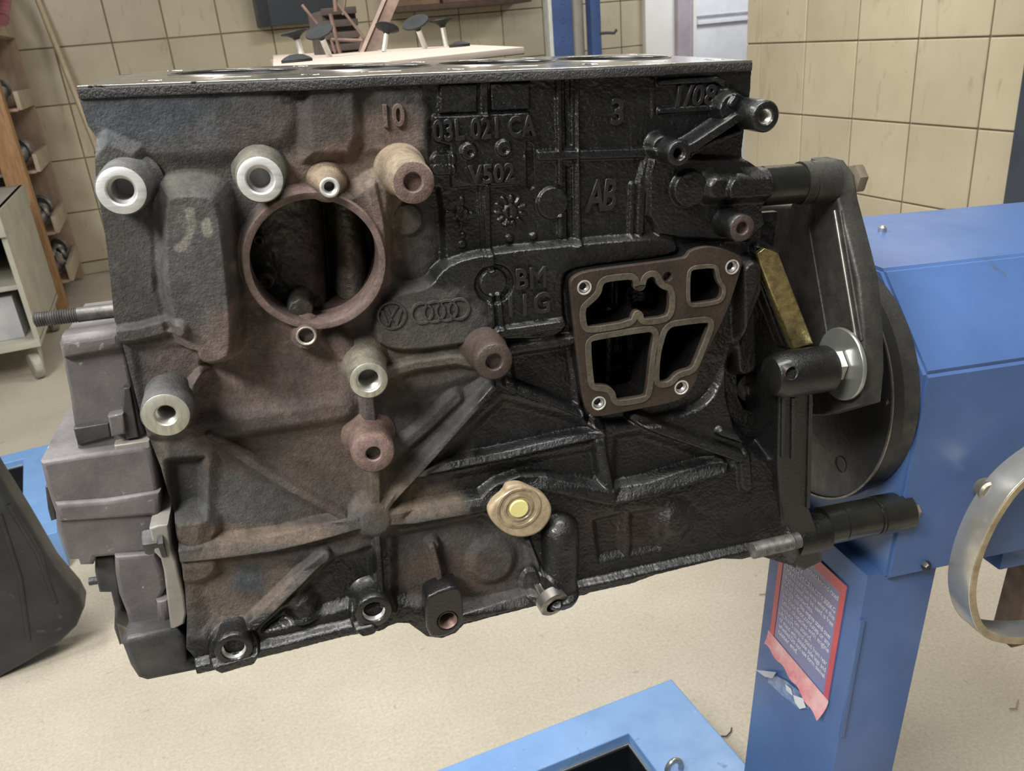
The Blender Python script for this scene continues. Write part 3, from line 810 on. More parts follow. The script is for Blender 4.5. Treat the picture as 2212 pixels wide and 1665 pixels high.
# --- cavity behind the flange windows
gx0, gz0 = fp(1230, 540, -30); gx1, gz1 = fp(1620, 900, -30)
gc = Field(gx0 - 12, gx1 + 12, gz0 + 12, gz1 - 12, 0.9, flat(-40))
for px_, hw_, d_ in ((1313, 26, 18), (1420, 20, 10)):
    x, z = fp(px_, 780, -25); gc.H += d_ * np.sqrt(np.clip(1 - ((gc.X - x) / (hw_ / 3.2)) ** 2, 0, 1))
gc.ridge([(1362, 700), (1362, 860)], 8, 7, 6); gc.ridge([(1462, 700), (1455, 760)], 5, 12, 5); gc.ring(1440, 778, 20, 4, 14, 4); gc.ridge([(1240, 690), (1600, 640)], 10, 5, 8); gc.ridge([(1360, 625), (1360, 660)], 8, 14, 5); gc.ridge([(1320, 600), (1318, 660)], 5, 10, 5)
gc.flush(); gc.H += blurnoise(gc.H.shape, 6, 31) * 0.5 + blurnoise(gc.H.shape, 2.2, 32) * 0.25
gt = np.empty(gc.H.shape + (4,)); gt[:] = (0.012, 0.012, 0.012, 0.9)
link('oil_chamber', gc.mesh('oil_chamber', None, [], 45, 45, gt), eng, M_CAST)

# --- deck plate with bores -----------------------------------------------------------
DZ = -0.0235
front = [(165, 4), (420, 4), (600, 5), (640, 9), (760, 9), (800, 4), (1150, 4), (1190, 8), (1430, 8), (1460, 3), (1625, 1)]
deck = [(aty(px_, 185 - (px_ - 165) * 0.0377, DN - h_ / 1000)[0] - ORG[0], DN - h_ / 1000 - ORG[1]) for px_, h_ in front]
xl, xr = deck[0][0], deck[-1][0]; YB = DN + 0.185 - ORG[1]
deck_out = [(xl, deck[0][1])] + deck[1:] + [(xr, YB), (xl + 0.03, YB), (xl + 0.012, deck[0][1] + 0.15), (xl + 0.004, deck[0][1] + 0.03)]
bores = [(xl + 0.078 + 0.088 * k, DN + 0.098 - ORG[1]) for k in range(4)]
dl = [deck_out] + [circ(b_, 0.0405, 64) for b_ in bores]
for k in range(5):
    for yy in (0.026, 0.165): dl.append(circ((xl + 0.034 + 0.088 * k, DN + yy - ORG[1]), 0.0062, 20))
for k in range(4):
    for yy in (0.034, 0.160): dl.append([(bores[k][0] + 0.014 * math.cos(t) , DN + yy - ORG[1] + 0.004 * math.sin(t)) for t in np.linspace(0, 2 * math.pi, 20, endpoint=False)])
link('deck_plate', fill_me('deck_plate', dl, 0.0064, 0.0006, Matrix.Translation((0, 0, DZ - ORG[2] - 0.0032))), eng, M_DECK)
lip = [(a, b_ - 0.0006) for a, b_ in deck]; lipb = [(a, b_ + 0.02) for a, b_ in deck[::-1]]
lipm = fill_me('deck_lip', [lip + lipb], 0.0056, 0.0008, Matrix.Translation((0, 0, DZ - ORG[2] - 0.0040)))
link('deck_lip', lipm, eng, cast_mat('oily_lip', (0.026, 0.026, 0.027), 0.95, 2.2))
for b_ in bores:
    link('cylinder_bore', lathe_me('cylinder_bore', [(0.0405, 0), (0.0400, -0.002), (0.0400, -0.14)], (b_[0], b_[1], DZ - ORG[2] - 0.0003), (0, 0, 1), 64), eng, M_BORE)
    link('bore_rim', lathe_me('bore_rim', [(0.0406, 0.0), (0.0407, 0.0006), (0.0425, 0.0006), (0.0427, 0.0)], (b_[0], b_[1], DZ - ORG[2]), (0, 0, 1), 64), eng, M_STEEL)


# --- bosses -----------------------------------------------------------
def boss(px, py, r, h, hole, mat_barrel, mat_face, base=0.0, flare=1.25, depth=16, thread=True, mat_hole=None, rim=True, step=None):
    x, z = fp(px, py, h); R = rmm(px, py, r, h) / 1000; rh = rmm(px, py, hole, h) / 1000; L = (h - base) / 1000
    o = E((x / 1000, DN - h / 1000, z / 1000)); ax = (0, 1, 0)
    pr = [(R * (flare + 0.25), L + 0.004), (R * flare, L), (R * (1 + (flare - 1) * 0.45), L * 0.7), (R * 1.03, L * 0.3), (R, 0.0012), (R - 0.0008, 0.0003)]
    bo = link('boss', lathe_me('boss', pr, o, ax, 48), eng, mat_barrel)
    r2 = rh if step is None else rh * step
    link('machined_face', lathe_me('machined_face', [(R - 0.0008, 0.0003), (R - 0.0012, 0.0), (r2 + 0.0008, 0.0), (r2, 0.0009)], o, ax, 48), bo, mat_face)
    pr = [(r2, 0.0009)]
    if step: pr += [(r2, 0.004), (rh, 0.0045)]
    t0 = pr[-1][1]
    pr += thread_prof(rh, t0 + 0.001, t0 + depth / 1000, 0.0012, 0.0006) if thread else [(rh, t0 + depth / 1000)]
    link('threaded_hole' if thread else 'hole', lathe_me('hole', pr, o, ax, 32, False, True), bo, mat_hole or M_THREAD)
    return bo


g_bl = cast_mat('grey_olive_iron', (0.12, 0.118, 0.095), 0.05); tan_b = cast_mat('tan_rust_iron', (0.235, 0.185, 0.13), 0.0)
boss(262, 412, 57, 34, 25, cast_mat('blue_grey_iron', (0.10, 0.102, 0.104), 0.05), M_BRIGHT, 6, 1.12, 18, False, M_HOLE, step=1.25)
boss(562, 388, 53, 36, 23, g_bl, M_BRIGHT, 2, 1.15, 9, False, M_HOLE, step=1.3)
boss(712, 405, 25, 22, 14, tan_b, M_BRIGHT, 3, 1.7, 14, True, M_THREAD)
boss(893, 394, 47, 50, 20, tan_b, M_RUSTCAST, 0, 1.35, 3, False, M_RUSTCAST)
boss(797, 822, 42, 34, 24, cast_mat('olive_iron', (0.15, 0.135, 0.105), 0.0), M_OLIVE, 4, 1.2, 18, True)
boss(1068, 782, 40, 32, 17, M_DKRUST, M_DKRUST, 4, 1.25, 3, False, M_DKRUST)
boss(807, 980, 44, 33, 15, M_RUSTCAST, cast_mat('pink_rust', (0.20, 0.135, 0.118), 0.0, 0.7), 8, 1.08, 3, False, M_DKRUST)
boss(358, 897, 52, 38, 22, M_GREYCAST, M_OLIVE, 6, 1.1, 22, True)
boss(662, 726, 24, 17, 16, M_RUSTCAST, M_OLIVE, 6, 1.3, 12, False, M_DKRUST)
boss(1468, 332, 27, 24, 12, M_BLACKOIL, M_BLACKOIL, 0, 1.1, 12, True, M_DARK)
boss(1655, 252, 32, 32, 15, M_BLACKOIL, M_BLACKOIL, -4, 1.05, 14, True, M_THREAD)
boss(1604, 493, 29, 26, 12, M_BLACKOIL, M_DKRUST, 2, 1.15, 3, False, M_DKRUST)
boss(505, 1404, 38, 38, 23, M_BLACKOIL, M_BLACKOIL, 22, 1.1, 18, True)
boss(808, 1322, 37, 37, 22, M_BLACKOIL, M_BLACKOIL, 22, 1.1, 18, True)
prismq = [(918, 1296), (930, 1284), (985, 1264), (1000, 1282), (1003, 1340), (985, 1364), (955, 1378), (922, 1376)]
link('corner_boss', fill_me('corner_boss', [smoothloop([fp(a, b_, 42) for a, b_ in prismq], 1), circ(fp(967, 1340, 42), 6.6, 32)], 18, 2.0, face_frame(33)), eng, M_BLACKOIL)
x, z = fp(967, 1340, 42)
link('threaded_hole', lathe_me('threaded_hole', [(0.0069, 0.0)] + thread_prof(0.0064, 0.001, 0.016, 0.0013, 0.0007), E((x / 1000, DN - 0.0423, z / 1000)), (0, 1, 0), 32, False, True), eng,
     mat('rusty_thread', (0.30, 0.20, 0.16), (0.12, 0.08, 0.07), 0.45, 0.4, 200))

# --- filter flange with gasket -----------------------------------------------------------
FO = zg([(50, 340), (60, 290), (90, 255), (180, 205), (600, 150), (1130, 82), (1165, 50), (1185, 10), (1300, -28), (1420, -30), (1570, 10), (1650, 50), (1685, 110), (1665, 200), (1600, 400), (1560, 530), (1440, 785), (1285, 1080), (1245, 1250), (1160, 1375), (1050, 1440), (680, 1510), (320, 1582), (240, 1560), (190, 1480), (150, 1240), (100, 800)])
BH = [(185, 355, 62), (1585, 160, 62), (1105, 1300, 62), (322, 1450, 60)]
fl = [smoothloop([fp(x_, y_, FH) for x_, y_ in FO], 2)] + win_mm
bh_mm = []
for a, b_, r_ in BH:
    q = zg([(a, b_)])[0]; c0 = fp(*q, FH); rr = rmm(*q, r_ * 0.78 / M1, FH); bh_mm.append((c0, rr)); fl.append(circ(c0, rr, 32))
q = zg([(975, 253)])[0]; oc = fp(*q, FH); fl.append(circ(oc, rmm(*q, 42 / M1, FH), 24))
flange = link('filter_flange', fill_me('filter_flange', fl, 4.4, 0.5, face_frame(FH - 2.2)), eng, cast_mat('rusty_flange', (0.038, 0.025, 0.018), 0.35, 0.7))
link('flange_wall', fill_me('flange_wall', [grow(fl[0], -0.8)] + [grow(w, 1.3) for w in win_mm], FH + 4, 0, face_frame(FH / 2 - 6)), flange, M_BLACKOIL)
M_GASK = cast_mat('olive_gasket', (0.088, 0.076, 0.055), 0.12, 0.5)
wd = [3.4, 3.4, 3.4, 2.3]
for k, w in enumerate(win_mm):
    outer = grow(w, wd[k] * 1.35)
    link('gasket_bead', fill_me('gasket_bead', [smoothloop(outer, 1), grow(w, 0.15)], 0.9, 0.25, face_frame(FH + 0.25)), flange, M_GASK)
for (c0, rr) in bh_mm:
    o = E((c0[0] / 1000, DN - FH / 1000, c0[1] / 1000))
    link('bolt_hole', lathe_me('bolt_hole', [((rr + 1.5) / 1000, 0.0), ((rr + 1.4) / 1000, -0.0006), ((rr + 0.6) / 1000, -0.0006), (rr / 1000 * 0.92, 0.0015)] + thread_prof(rr / 1000 * .9, 0.002, 0.016, 0.0013, 0.0007), o, (0, 1, 0), 36, False, True), flange, M_THREAD)
o = E((oc[0] / 1000, DN - FH / 1000, oc[1] / 1000)); link('oil_port', lathe_me('oil_port', [(0.0030, 0.0002), (0.0030, 0.014)], o, (0, 1, 0), 24, False, True), flange, M_DKRUST)

# --- raised lettering and marks -----------------------------------------------------------
M_LET = cast_mat('raised_letters_iron', (0.018, 0.018, 0.017), 0.85, 0.55)


def cast_text(body, px, py, hpx, h, m=M_LET, sx=0.9, shear=0.0, tall=2.6, rot=0.0, space=1.05):
    x, z = fp(px, py, h); s = rmm(px, py, hpx / 2, h) * 2 / 0.70
    fr = face_frame(h) @ Matrix.Translation((x, z, 0.3)) @ Matrix.Rotation(rot, 4, 'Z')
    me = text_me('cast_lettering', body, s, tall / 2, 0.35, fr, shear, 'CENTER', sx, space, 0.012 * s); return link('cast_lettering', me, eng, m)


cast_text('03L 021 CA', 1046, 279, 42, 3.2, sx=0.74); cast_text('V502', 1062, 377, 38, 3.2, sx=0.85)
cast_text('BM', 1146, 602, 42, 6.6, sx=0.85); cast_text('11G', 1139, 659, 44, 6.6, sx=0.85, space=1.15); cast_text('3', 1333, 244, 52, -1.2, sx=0.95)
cast_text('AB', 1296, 425, 64, -1.2, sx=0.62, shear=0.18, space=0.82); cast_text('1/08', 1497, 209, 40, -1.2, sx=0.95, shear=0.1)
cast_text('10', 846, 252, 46, 2.4, cast_mat('rust_letters', (0.16, 0.11, 0.095), 0.0), sx=0.85)
M_MARK = cast_mat('grey_mark_iron', (0.062, 0.060, 0.055), 0.45)


def mark_ring(px, py, r, hw, h, parent=None):
    x, z = fp(px, py, h); R = rmm(px, py, r, h) / 1000; w = hw / 3500
    return link('cast_ring', lathe_me('cast_ring', [(R - w, 0.001), (R - w * .6, -0.0009), (R + w * .6, -0.0009), (R + w, 0.001)], E((x / 1000, DN - h / 1000, z / 1000)), (0, 1, 0), 40), parent or eng, M_MARK)


for k in range(4): mark_ring(911 + 26.6 * k, 676 - 2.9 * k, 22, 4, 6.2)
em = mark_ring(846, 681, 29, 4, 6.2)


def mark_strip(pts, hw, h):
    pts = [fp(x_, y_, h) for x_, y_ in pts]; L, R_ = [], []; w = hw / 3.5
    for i, p in enumerate(pts):
        a = np.array(pts[max(i - 1, 0)]); b_ = np.array(pts[min(i + 1, len(pts) - 1)]); t = _n(b_ - a); nn = np.array([-t[1], t[0]]) * w
        L.append(tuple(np.array(p) + nn)); R_.append(tuple(np.array(p) - nn))
    return link('emblem_stroke', fill_me('emblem_stroke', [L + R_[::-1]], 1.8, 0.3, face_frame(h)), em, M_MARK)


mark_strip([(832, 662), (845, 683), (858, 660)], 3.6, 6.2); mark_strip([(825, 670), (837, 704), (845, 688), (855, 703), (866, 668)], 3.6, 6.2)

# --- freeze plug with dirty sealant
lump_pts = [(1052, 1112), (1064, 1086), (1090, 1066), (1095, 1050), (1125, 1046), (1145, 1056), (1175, 1068), (1193, 1092), (1192, 1118), (1172, 1148), (1140, 1162), (1105, 1160), (1075, 1142)]
PH = 31.0
pl = link('sealant_skirt', fill_me('sealant_skirt', [smoothloop([fp(x_, y_, PH) for x_, y_ in lump_pts], 2)], 9, 2.4, face_frame(PH - 4), 4), eng,
          mat('amber_sealant', (0.52, 0.42, 0.27), (0.28, 0.21, 0.125), 0.42, 0, 90, 0.3, 0.7, 0.5, 240, 0.001, coat=0.3))
x, z = fp(1121, 1098, PH + 1); o = E((x / 1000, DN - PH / 1000, z / 1000))
link('plug_dish', lathe_me('plug_dish', [(0.0165, -0.0006), (0.0158, -0.0014), (0.0142, -0.0012), (0.0132, 0.0006), (0.0118, 0.0012), (0.0108, -0.0010), (0.0095, -0.0014), (0.0082, 0.0004), (0.0068, 0.0012)], o, (0, 1, 0), 48, False, True), pl,
     mat('amber_plug', (0.42, 0.33, 0.21), (0.20, 0.15, 0.09), 0.38, 0.1, 120, coat=0.3))
link('plug_cap', lathe_me('plug_cap', [(0.0068, 0.001), (0.0068, -0.0016), (0.0063, -0.0022)], o, (0, 1, 0), 40, False, True), pl, mat('yellow_cap', (0.84, 0.78, 0.33), (0.78, 0.71, 0.27), 0.4, 0, 100))


# --- hanging torx screw, studs
def ax_h(px, py, h):
    return E(aty(px, py, DN - h / 1000))


def torx_screw(head_px, tail_px, h0, h1, r):
    a = ax_h(*head_px, h1); b_ = ax_h(*tail_px, h0); d = (b_ - a); L = d.length
    s = link('hanging_screw', lathe_me('hanging_screw', thread_prof(r * .55, 0.008, L, 0.0012, 0.0007), a, d, 28), eng, M_STEEL)
    vs = []; hd = link('screw_head', lathe_me('screw_head', [(r * 0.60, 0.0), (r * .92, 0.0), (r, 0.0009), (r, 0.0085), (r * .9, 0.0095), (r * .5, 0.0096)], a, d, 40), s, M_STEEL)
    pr = []
    an = d.normalized(); u = an.orthogonal().normalized(); v_ = an.cross(u); n = 24
    for t, sc in ((0.0, 1.0), (0.004, 1.0)):
        for k in range(n):
            rr = r * 0.60 * sc * (1.0 if k % 4 in (0, 1) else 0.76); th = 2 * math.pi * k / n
            pr.append(a + an * t + (u * math.cos(th) + v_ * math.sin(th)) * rr)
    fs = [(k, (k + 1) % n, n + (k + 1) % n, n + k) for k in range(n)] + [tuple(n + k for k in range(n))]
    link('torx_socket', pydata('torx_socket', pr, fs), hd, M_DARK)


torx_screw((1199, 1308), (1166, 1256), 24, 46, 0.0114)


def stud(a, b_, r, tfrac, name, m):
    d = b_ - a; L = d.length
    s = link(name, lathe_me(name, [(r * .7, 0), (r, 0.001)] + thread_prof(r, 0.001, L * tfrac, 0.00135, 0.0007) + [(r * .97, L * tfrac + 0.001), (r * .97, L)], a, d, 28, True, True), eng, m); return s


stud(E(aty(74, 691, DN + 0.02)), E(aty(262, 669, DN + 0.02)), 0.0046, 0.5, 'threaded_stud', mat('grimy_steel', (0.22, 0.21, 0.20), (0.10, 0.095, 0.09), 0.45, 0.7, 200))
stud(E(aty(1622, 1190, DN - 0.044)), E(aty(1725, 1166, DN - 0.044)), 0.0064, 0.85, 'threaded_stud', MATS['grimy_steel'])

# --- rear corner: gold machined edge, lug with cross hole, washer and nut
strip_px = [(1634, 548), (1650, 536), (1680, 546), (1757, 742), (1712, 754), (1640, 570)]
link('machined_edge', fill_me('machined_edge', [[fp(x_, y_, 9) for x_, y_ in strip_px]], 8, 1.2, face_frame(6)), eng,
     mat('oil_gold_iron', (0.42, 0.33, 0.14), (0.20, 0.155, 0.07), 0.26, 0.75, 150, 0.35, 0.62, 0.5, 260, 0.001, coat=0.5))
la = E(aty(1668, 812, DN - 0.030)); lb = E(aty(1788, 798, DN - 0.030)); d_ = Vector((1, 0, 0))
R_ = 0.0172
lug = link('rear_lug', lathe_me('rear_lug', [(R_ * .3, -0.004), (R_ * 0.8, -0.001), (R_ * .98, 0.006), (R_, 0.014), (R_, (lb - la).length - 0.002), (R_ * .95, (lb - la).length), (R_ * .55, (lb - la).length)], la, d_, 44, True, True), eng, M_BLACKOIL)
link('cross_hole', lathe_me('cross_hole', [(0.0052, 0.0)] + thread_prof(0.0048, 0.0005, 0.012, 0.0012, 0.0006), E(aty(1711, 806, DN - 0.0466)), (0, 1, 0), 26, False, True), lug, mat('dim_thread', (0.09, 0.078, 0.072), (0.05, 0.045, 0.045), 0.4, 0.6, 200))
c0 = la + d_ * ((lb - la).length + 0.002)
boltx = link('hex_bolt', lathe_me('hex_bolt', [(0.0122, 0), (0.0122, 0.0078), (0.011, 0.0088)], c0 + Vector((-0.0005, 0.002, 0.001)), d_, 6, True, True), eng, M_ZINC)
for p in boltx.data.polygons: p.use_smooth = False
wc = c0 + d_ * 0.0088 + Vector((0, 0.002, 0.001))
link('washer', lathe_me('washer', [(0.006, 0), (0.0265, 0.0), (0.0270, 0.0006), (0.0270, 0.0028), (0.0265, 0.0034), (0.006, 0.0038)], wc, d_, 60), boltx, M_ZINC)
link('bolt_shank', lathe_me('bolt_shank', [(0.007, -0.01), (0.007, 0.0036)], wc, d_, 20, True, True), boltx, M_STEEL)
pil = link('rear_pillar', fill_me('rear_pillar', [[fp(a, b_, 26) for a, b_ in ((1684, 838), (1758, 826), (1753, 1000), (1750, 1100), (1774, 1160), (1778, 1214), (1738, 1234), (1706, 1218), (1688, 1140), (1680, 1000))]], 60, 2.5, face_frame(-4)), eng, M_BLACKOIL)
for a, b_ in (((1692, 858), (1690, 985)), ((1713, 858), (1712, 990)), ((1751, 850), (1745, 1095))):
    link('pillar_rib', tube_me('pillar_rib', [EP(*a, 26.5), EP(*b_, 26.5)], 0.0018, 10), pil, M_BLACKOIL)
# crescent behind the rear window
link('inner_journal', lathe_me('inner_journal', [(0.0005, 0.0), (0.0065, 0.0005), (0.0065, 0.006), (0.0125, 0.0065), (0.0125, 0.02)], E(aty(1632, 842, DN + 0.016)), (0, 1, 0), 32), eng, mat('dim_steel', (0.16, 0.155, 0.15), (0.08, 0.08, 0.08), 0.4, 0.6, 120))
# stubs that take the stand bolts
tb = E(aty(1570, 408, DN + 0.012)); te = E(aty(1648, 404, DN + 0.012))
link('bolt_lug', lathe_me('bolt_lug', [(0.004, -0.004), (0.0115, 0.0), (0.0128, 0.005), (0.0128, (te - tb).length)], tb, d_, 36, True, True), eng, M_BLACKOIL)
tb = E(aty(1712, 1160, DN - 0.014)); te = E(aty(1776, 1148, DN - 0.014))
link('bolt_lug', lathe_me('bolt_lug', [(0.006, -0.004), (0.0155, 0.0), (0.0165, 0.004), (0.0165, (te - tb).length)], tb, d_, 36, True, True), eng, M_BLACKOIL)

# --- front covers on the left end
M_ALU = mat('grimy_aluminium', (0.175, 0.16, 0.16), (0.085, 0.078, 0.08), 0.55, 0.1, 34, 0.28, 0.7, 0.35, 320, 0.0008, spots=[(130, 0.67, (0.30, 0.28, 0.26))])
M_ALU2 = mat('dull_grey_flange', (0.34, 0.325, 0.30), (0.24, 0.225, 0.20), 0.5, 0.2, 40, spots=[(300, 0.7, (0.04, 0.035, 0.03))])
M_ALUDK = mat('dark_grimy_cover', (0.075, 0.072, 0.072), (0.032, 0.032, 0.034), 0.5, 0.2, 50, 0.3, 0.7, 0.4, 300, 0.001)


def prism(name, pts, hf, hb, m, bev=1.2, parent=None, rnd=0):
    lp = [fp(x_, y_, hf) for x_, y_ in pts]; lp = smoothloop(lp, rnd) if rnd else lp
    return link(name, fill_me(name, [lp], hf - hb, bev, face_frame((hf + hb) / 2)), parent or eng, m)


up = prism('upper_cover', [(128, 742), (134, 732), (255, 716), (268, 750), (285, 830), (300, 900), (316, 950), (300, 958), (168, 974), (150, 850)], -6, -80, M_ALU, 2.0, rnd=0)
prism('top_roll', [(127, 744), (130, 730), (250, 712), (266, 718), (270, 752), (258, 758), (134, 778)], 0, -20, M_ALU, 5.0, up)
prism('clip', [(232, 900), (266, 893), (272, 938), (240, 944)], 2, -8, M_ALU2 if False else M_ALU, 1.5, up)
prism('clip', [(266, 838), (280, 838), (300, 945), (272, 950), (264, 900)], -1, -8, M_ALUDK, 1.0, up)
prism('lower_band', [(158, 926), (234, 914), (240, 944), (168, 962)], -4, -10, M_ALUDK, 1.0, up)
lo = prism('lower_cover', [(86, 999), (165, 985), (303, 966), (326, 972), (338, 1030), (348, 1090), (346, 1130), (335, 1190), (300, 1198), (207, 1206), (201, 1222), (172, 1223), (168, 1211), (148, 1212), (134, 1175), (121, 1138), (118, 1110), (99, 1052)], 4, -80, M_ALU, 3.0)
prism('swell', [(117, 1088), (126, 1130), (346, 1116), (346, 1062), (230, 1080)], 7, -2, M_ALU, 3.4, lo)
prism('connector', [(97, 1052), (105, 1050), (116, 1080), (122, 1122), (110, 1126), (103, 1100)], -10, -40, M_ALUDK, 1.0, lo)
prism('rib', [(246, 962), (322, 952), (326, 968), (300, 975), (250, 978)], 2, -20, M_ALU2, 1.0, lo)
pc = prism('pump_cover', [(246, 1202), (335, 1196), (352, 1240), (358, 1272), (346, 1298), (362, 1352), (284, 1376), (272, 1325), (256, 1285), (248, 1240)], 8, -60, M_ALU, 3.0)
prism('dark_backing', [(204, 1206), (250, 1200), (262, 1290), (280, 1380), (258, 1396), (246, 1360), (247, 1316), (239, 1281), (214, 1281), (204, 1237)], -4, -60, M_ALUDK, 2.0, pc)
link('small_pin', lathe_me('small_pin', [(0.0028, 0), (0.0028, 0.02)], E(aty(193, 1256, DN + 0.02)), (1, 0, 0), 16, True, True), pc, M_ALUDK)
prism('bolt_lug', [(336, 1300), (362, 1296), (366, 1345), (342, 1350)], 12, -10, M_ALU, 3.0, pc)
bt = prism('sealing_flange', [(322, 1142), (340, 1135), (362, 1134), (368, 1186), (380, 1212), (398, 1288), (403, 1324), (398, 1348), (376, 1360), (368, 1358), (360, 1290), (354, 1237), (347, 1208), (332, 1192)], 22, -60, M_ALU2, 1.5)
o_ = E(aty(312, 1168, DN - 0.014)); link('cover_bolt', lathe_me('cover_bolt', [(0.0085, 0), (0.0095, 0.002), (0.0095, 0.009), (0.0125, 0.010), (0.0125, 0.013)], o_, (1, 0, 0.0), 6, True, True), bt, M_ALUDK)
prism('foot', [(262, 1392), (276, 1378), (382, 1360), (400, 1385), (404, 1430), (430, 1436), (432, 1450), (318, 1473), (298, 1467), (280, 1440)], 24, -60, M_ALUDK, 4.0)
prism('foot_ledge', [(250, 1345), (300, 1372), (384, 1350), (392, 1368), (285, 1392), (262, 1394)], 10, -50, mat('oily_tan_metal', (0.16, 0.145, 0.11), (0.06, 0.055, 0.045), 0.5, 0.2, 60), 2.0)

# ================================================================== ENGINE STAND
ST_MW = ENG_MW
std = empty('engine_stand', Matrix.Translation((0.52, 0.5, 0)) @ Matrix.Rotation(math.atan2(BW[1][0], BW[0][0]), 4, 'Z'), 'blue steel engine stand with warning sticker on its post', 'engine stand')
REL = std.matrix_world.inverted() @ ENG_MW        # engine-local -> stand-local
M_BLUE = mat('blue_stand_paint', (0.076, 0.146, 0.335), (0.054, 0.108, 0.26), 0.34, 0.0, 9, 0.3, 0.7, 0.08, 300, 0.0006, spots=[(22, 0.70, (0.07, 0.10, 0.17)), (90, 0.76, (0.30, 0.40, 0.62))])
M_BLKPAINT = mat('black_stand_paint', (0.020, 0.020, 0.021), (0.008, 0.008, 0.009), 0.4, 0.0, 60, 0.3, 0.7, 0.3, 300, 0.0008, spots=[(120, 0.69, (0.13, 0.13, 0.13))])
M_BLKRUST = mat('black_rusty_bar', (0.050, 0.048, 0.040), (0.018, 0.018, 0.017), 0.5, 0.1, 80, 0.3, 0.7, 0.5, 400, 0.0008)


def S(name, me, m, parent=None):
    me.transform(REL); return link(name, me, parent or std, m)


AXY, AXZ = 0.60, -0.30                               # turning axis of the stand head
axo = lambda x_: E((x_, AXY, AXZ))
# head housing: bevelled box behind the face plate
hx0, hx1 = 0.468, 0.86
tl = atx(1905, 582, hx0); vl = atx(2000, 810, hx0)
sec = [(tl[1], tl[2]), (vl[1], vl[2]), (vl[1], -0.455), (0.70, -0.455), (0.74, -0.40), (0.74, tl[2])]
vs = []; n = len(sec)
for x_ in (hx0, hx1):
    for (y_, z_) in sec: vs.append(E((x_, y_, z_)))
fs = [tuple(range(n))[::-1], tuple(range(n, 2 * n))] + [(k, (k + 1) % n, n + (k + 1) % n, n + k) for k in range(n)]
hm = pydata('head_housing', vs, fs); bm = bmesh.new(); bm.from_mesh(hm); bmesh.ops.recalc_face_normals(bm, faces=bm.faces); bmesh.ops.bevel(bm, geom=list(bm.edges), offset=0.003, segments=2, affect='EDGES'); bm.to_mesh(hm); bm.free(); sharp(hm)
S('head_housing', hm, M_BLUE)
hv = E((0.62, vl[1], 0)).y
for px_, py_ in ((1998, 1219),): S('housing_bolt', lathe_me('housing_bolt', [(0.0045, 0.002), (0.0045, -0.003), (0.003, -0.005)], E(aty(px_, py_, vl[1])), (0, 1, 0), 6, False, True), M_BLKPAINT)
S('top_screw', lathe_me('top_screw', [(0.004, 0), (0.004, 0.004), (0.002, 0.006)], E(atz(1905, 500, tl[2])), (0, 0, 1), 12, False, True), M_ZINC)
# column
cx0, cx1, cy0, cy1 = 0.4537, 0.5275, 0.5005, 0.646
def zfloor(x_, y_):
    v_ = BW @ np.array([x_, y_, 0.0]); return -(CAMZ + v_[2]) / BW[2][2]
zb = zfloor((cx0 + cx1) / 2, (cy0 + cy1) / 2)
clm = box_me('column', cx0 - ORG[0], cx1 - ORG[0], cy0 - ORG[1], cy1 - ORG[1], zb + 0.04 - ORG[2], -0.452 - ORG[2], 0.0025)
column = S('column', clm, M_BLUE)
S('edge_channel', box_me('edge_channel', cx0 - 0.0008 - ORG[0], cx0 + 0.004 - ORG[0], cy0 - 0.0025 - ORG[1], cy0 + 0.0005 - ORG[1], -0.64 - ORG[2], -0.50 - ORG[2], 0.0006), M_BLUE, column)
S('base_beam', box_me('base_beam', cx0 - 0.15 - ORG[0], cx1 + 0.5 - ORG[0], cy0 + 0.02 - ORG[1], cy1 - 0.02 - ORG[1], zb + 0.035 - ORG[2], zb + 0.10 - ORG[2], 0.003), M_BLUE)
S('cross_beam', box_me('cross_beam', cx1 + 0.45 - ORG[0], cx1 + 0.52 - ORG[0], cy0 - 0.55 - ORG[1], cy1 - 0.10 - ORG[1], zb + 0.035 - ORG[2], zb + 0.10 - ORG[2], 0.003), M_BLUE)
for xx, yy in ((cx1 + 0.485, cy0 - 0.5), (cx1 + 0.485, cy0 - 0.1), (cx0 - 0.1, (cy0 + cy1) / 2)):
    zf = zfloor(xx, yy)
    S('caster_wheel', lathe_me('caster_wheel', [(0.01, -0.018), (0.03, -0.018), (0.034, -0.014), (0.034, 0.014), (0.03, 0.018), (0.01, 0.018)], E((xx, yy, zf + 0.0345)), (0, 1, 0), 28, True, True), M_BLKPAINT)
# face plate disc and hub
S('face_plate', lathe_me('face_plate', [(0.02, 0), (0.109, 0.0), (0.111, 0.0015), (0.111, 0.010), (0.109, 0.0115), (0.02, 0.0115)], axo(0.440), (1, 0, 0), 90, True, True), M_BLKPAINT)
S('swivel_rim', lathe_me('swivel_rim', [(0.098, 0), (0.108, 0.0), (0.108, 0.016), (0.098, 0.016)], axo(0.4515), (1, 0, 0), 90, True, True), M_BLKRUST)
S('rim_edge', lathe_me('rim_edge', [(0.1097, 0), (0.1115, 0.0), (0.1115, 0.0014), (0.1097, 0.0014)], axo(0.4392), (1, 0, 0), 90), M_STEEL)
S('plate_hole', lathe_me('plate_hole', [(0.0075, -0.0004), (0.0070, -0.001), (0.0060, 0.004)], E(atx(1816, 1003, 0.440)), (1, 0, 0), 24, False, True), M_DKRUST)


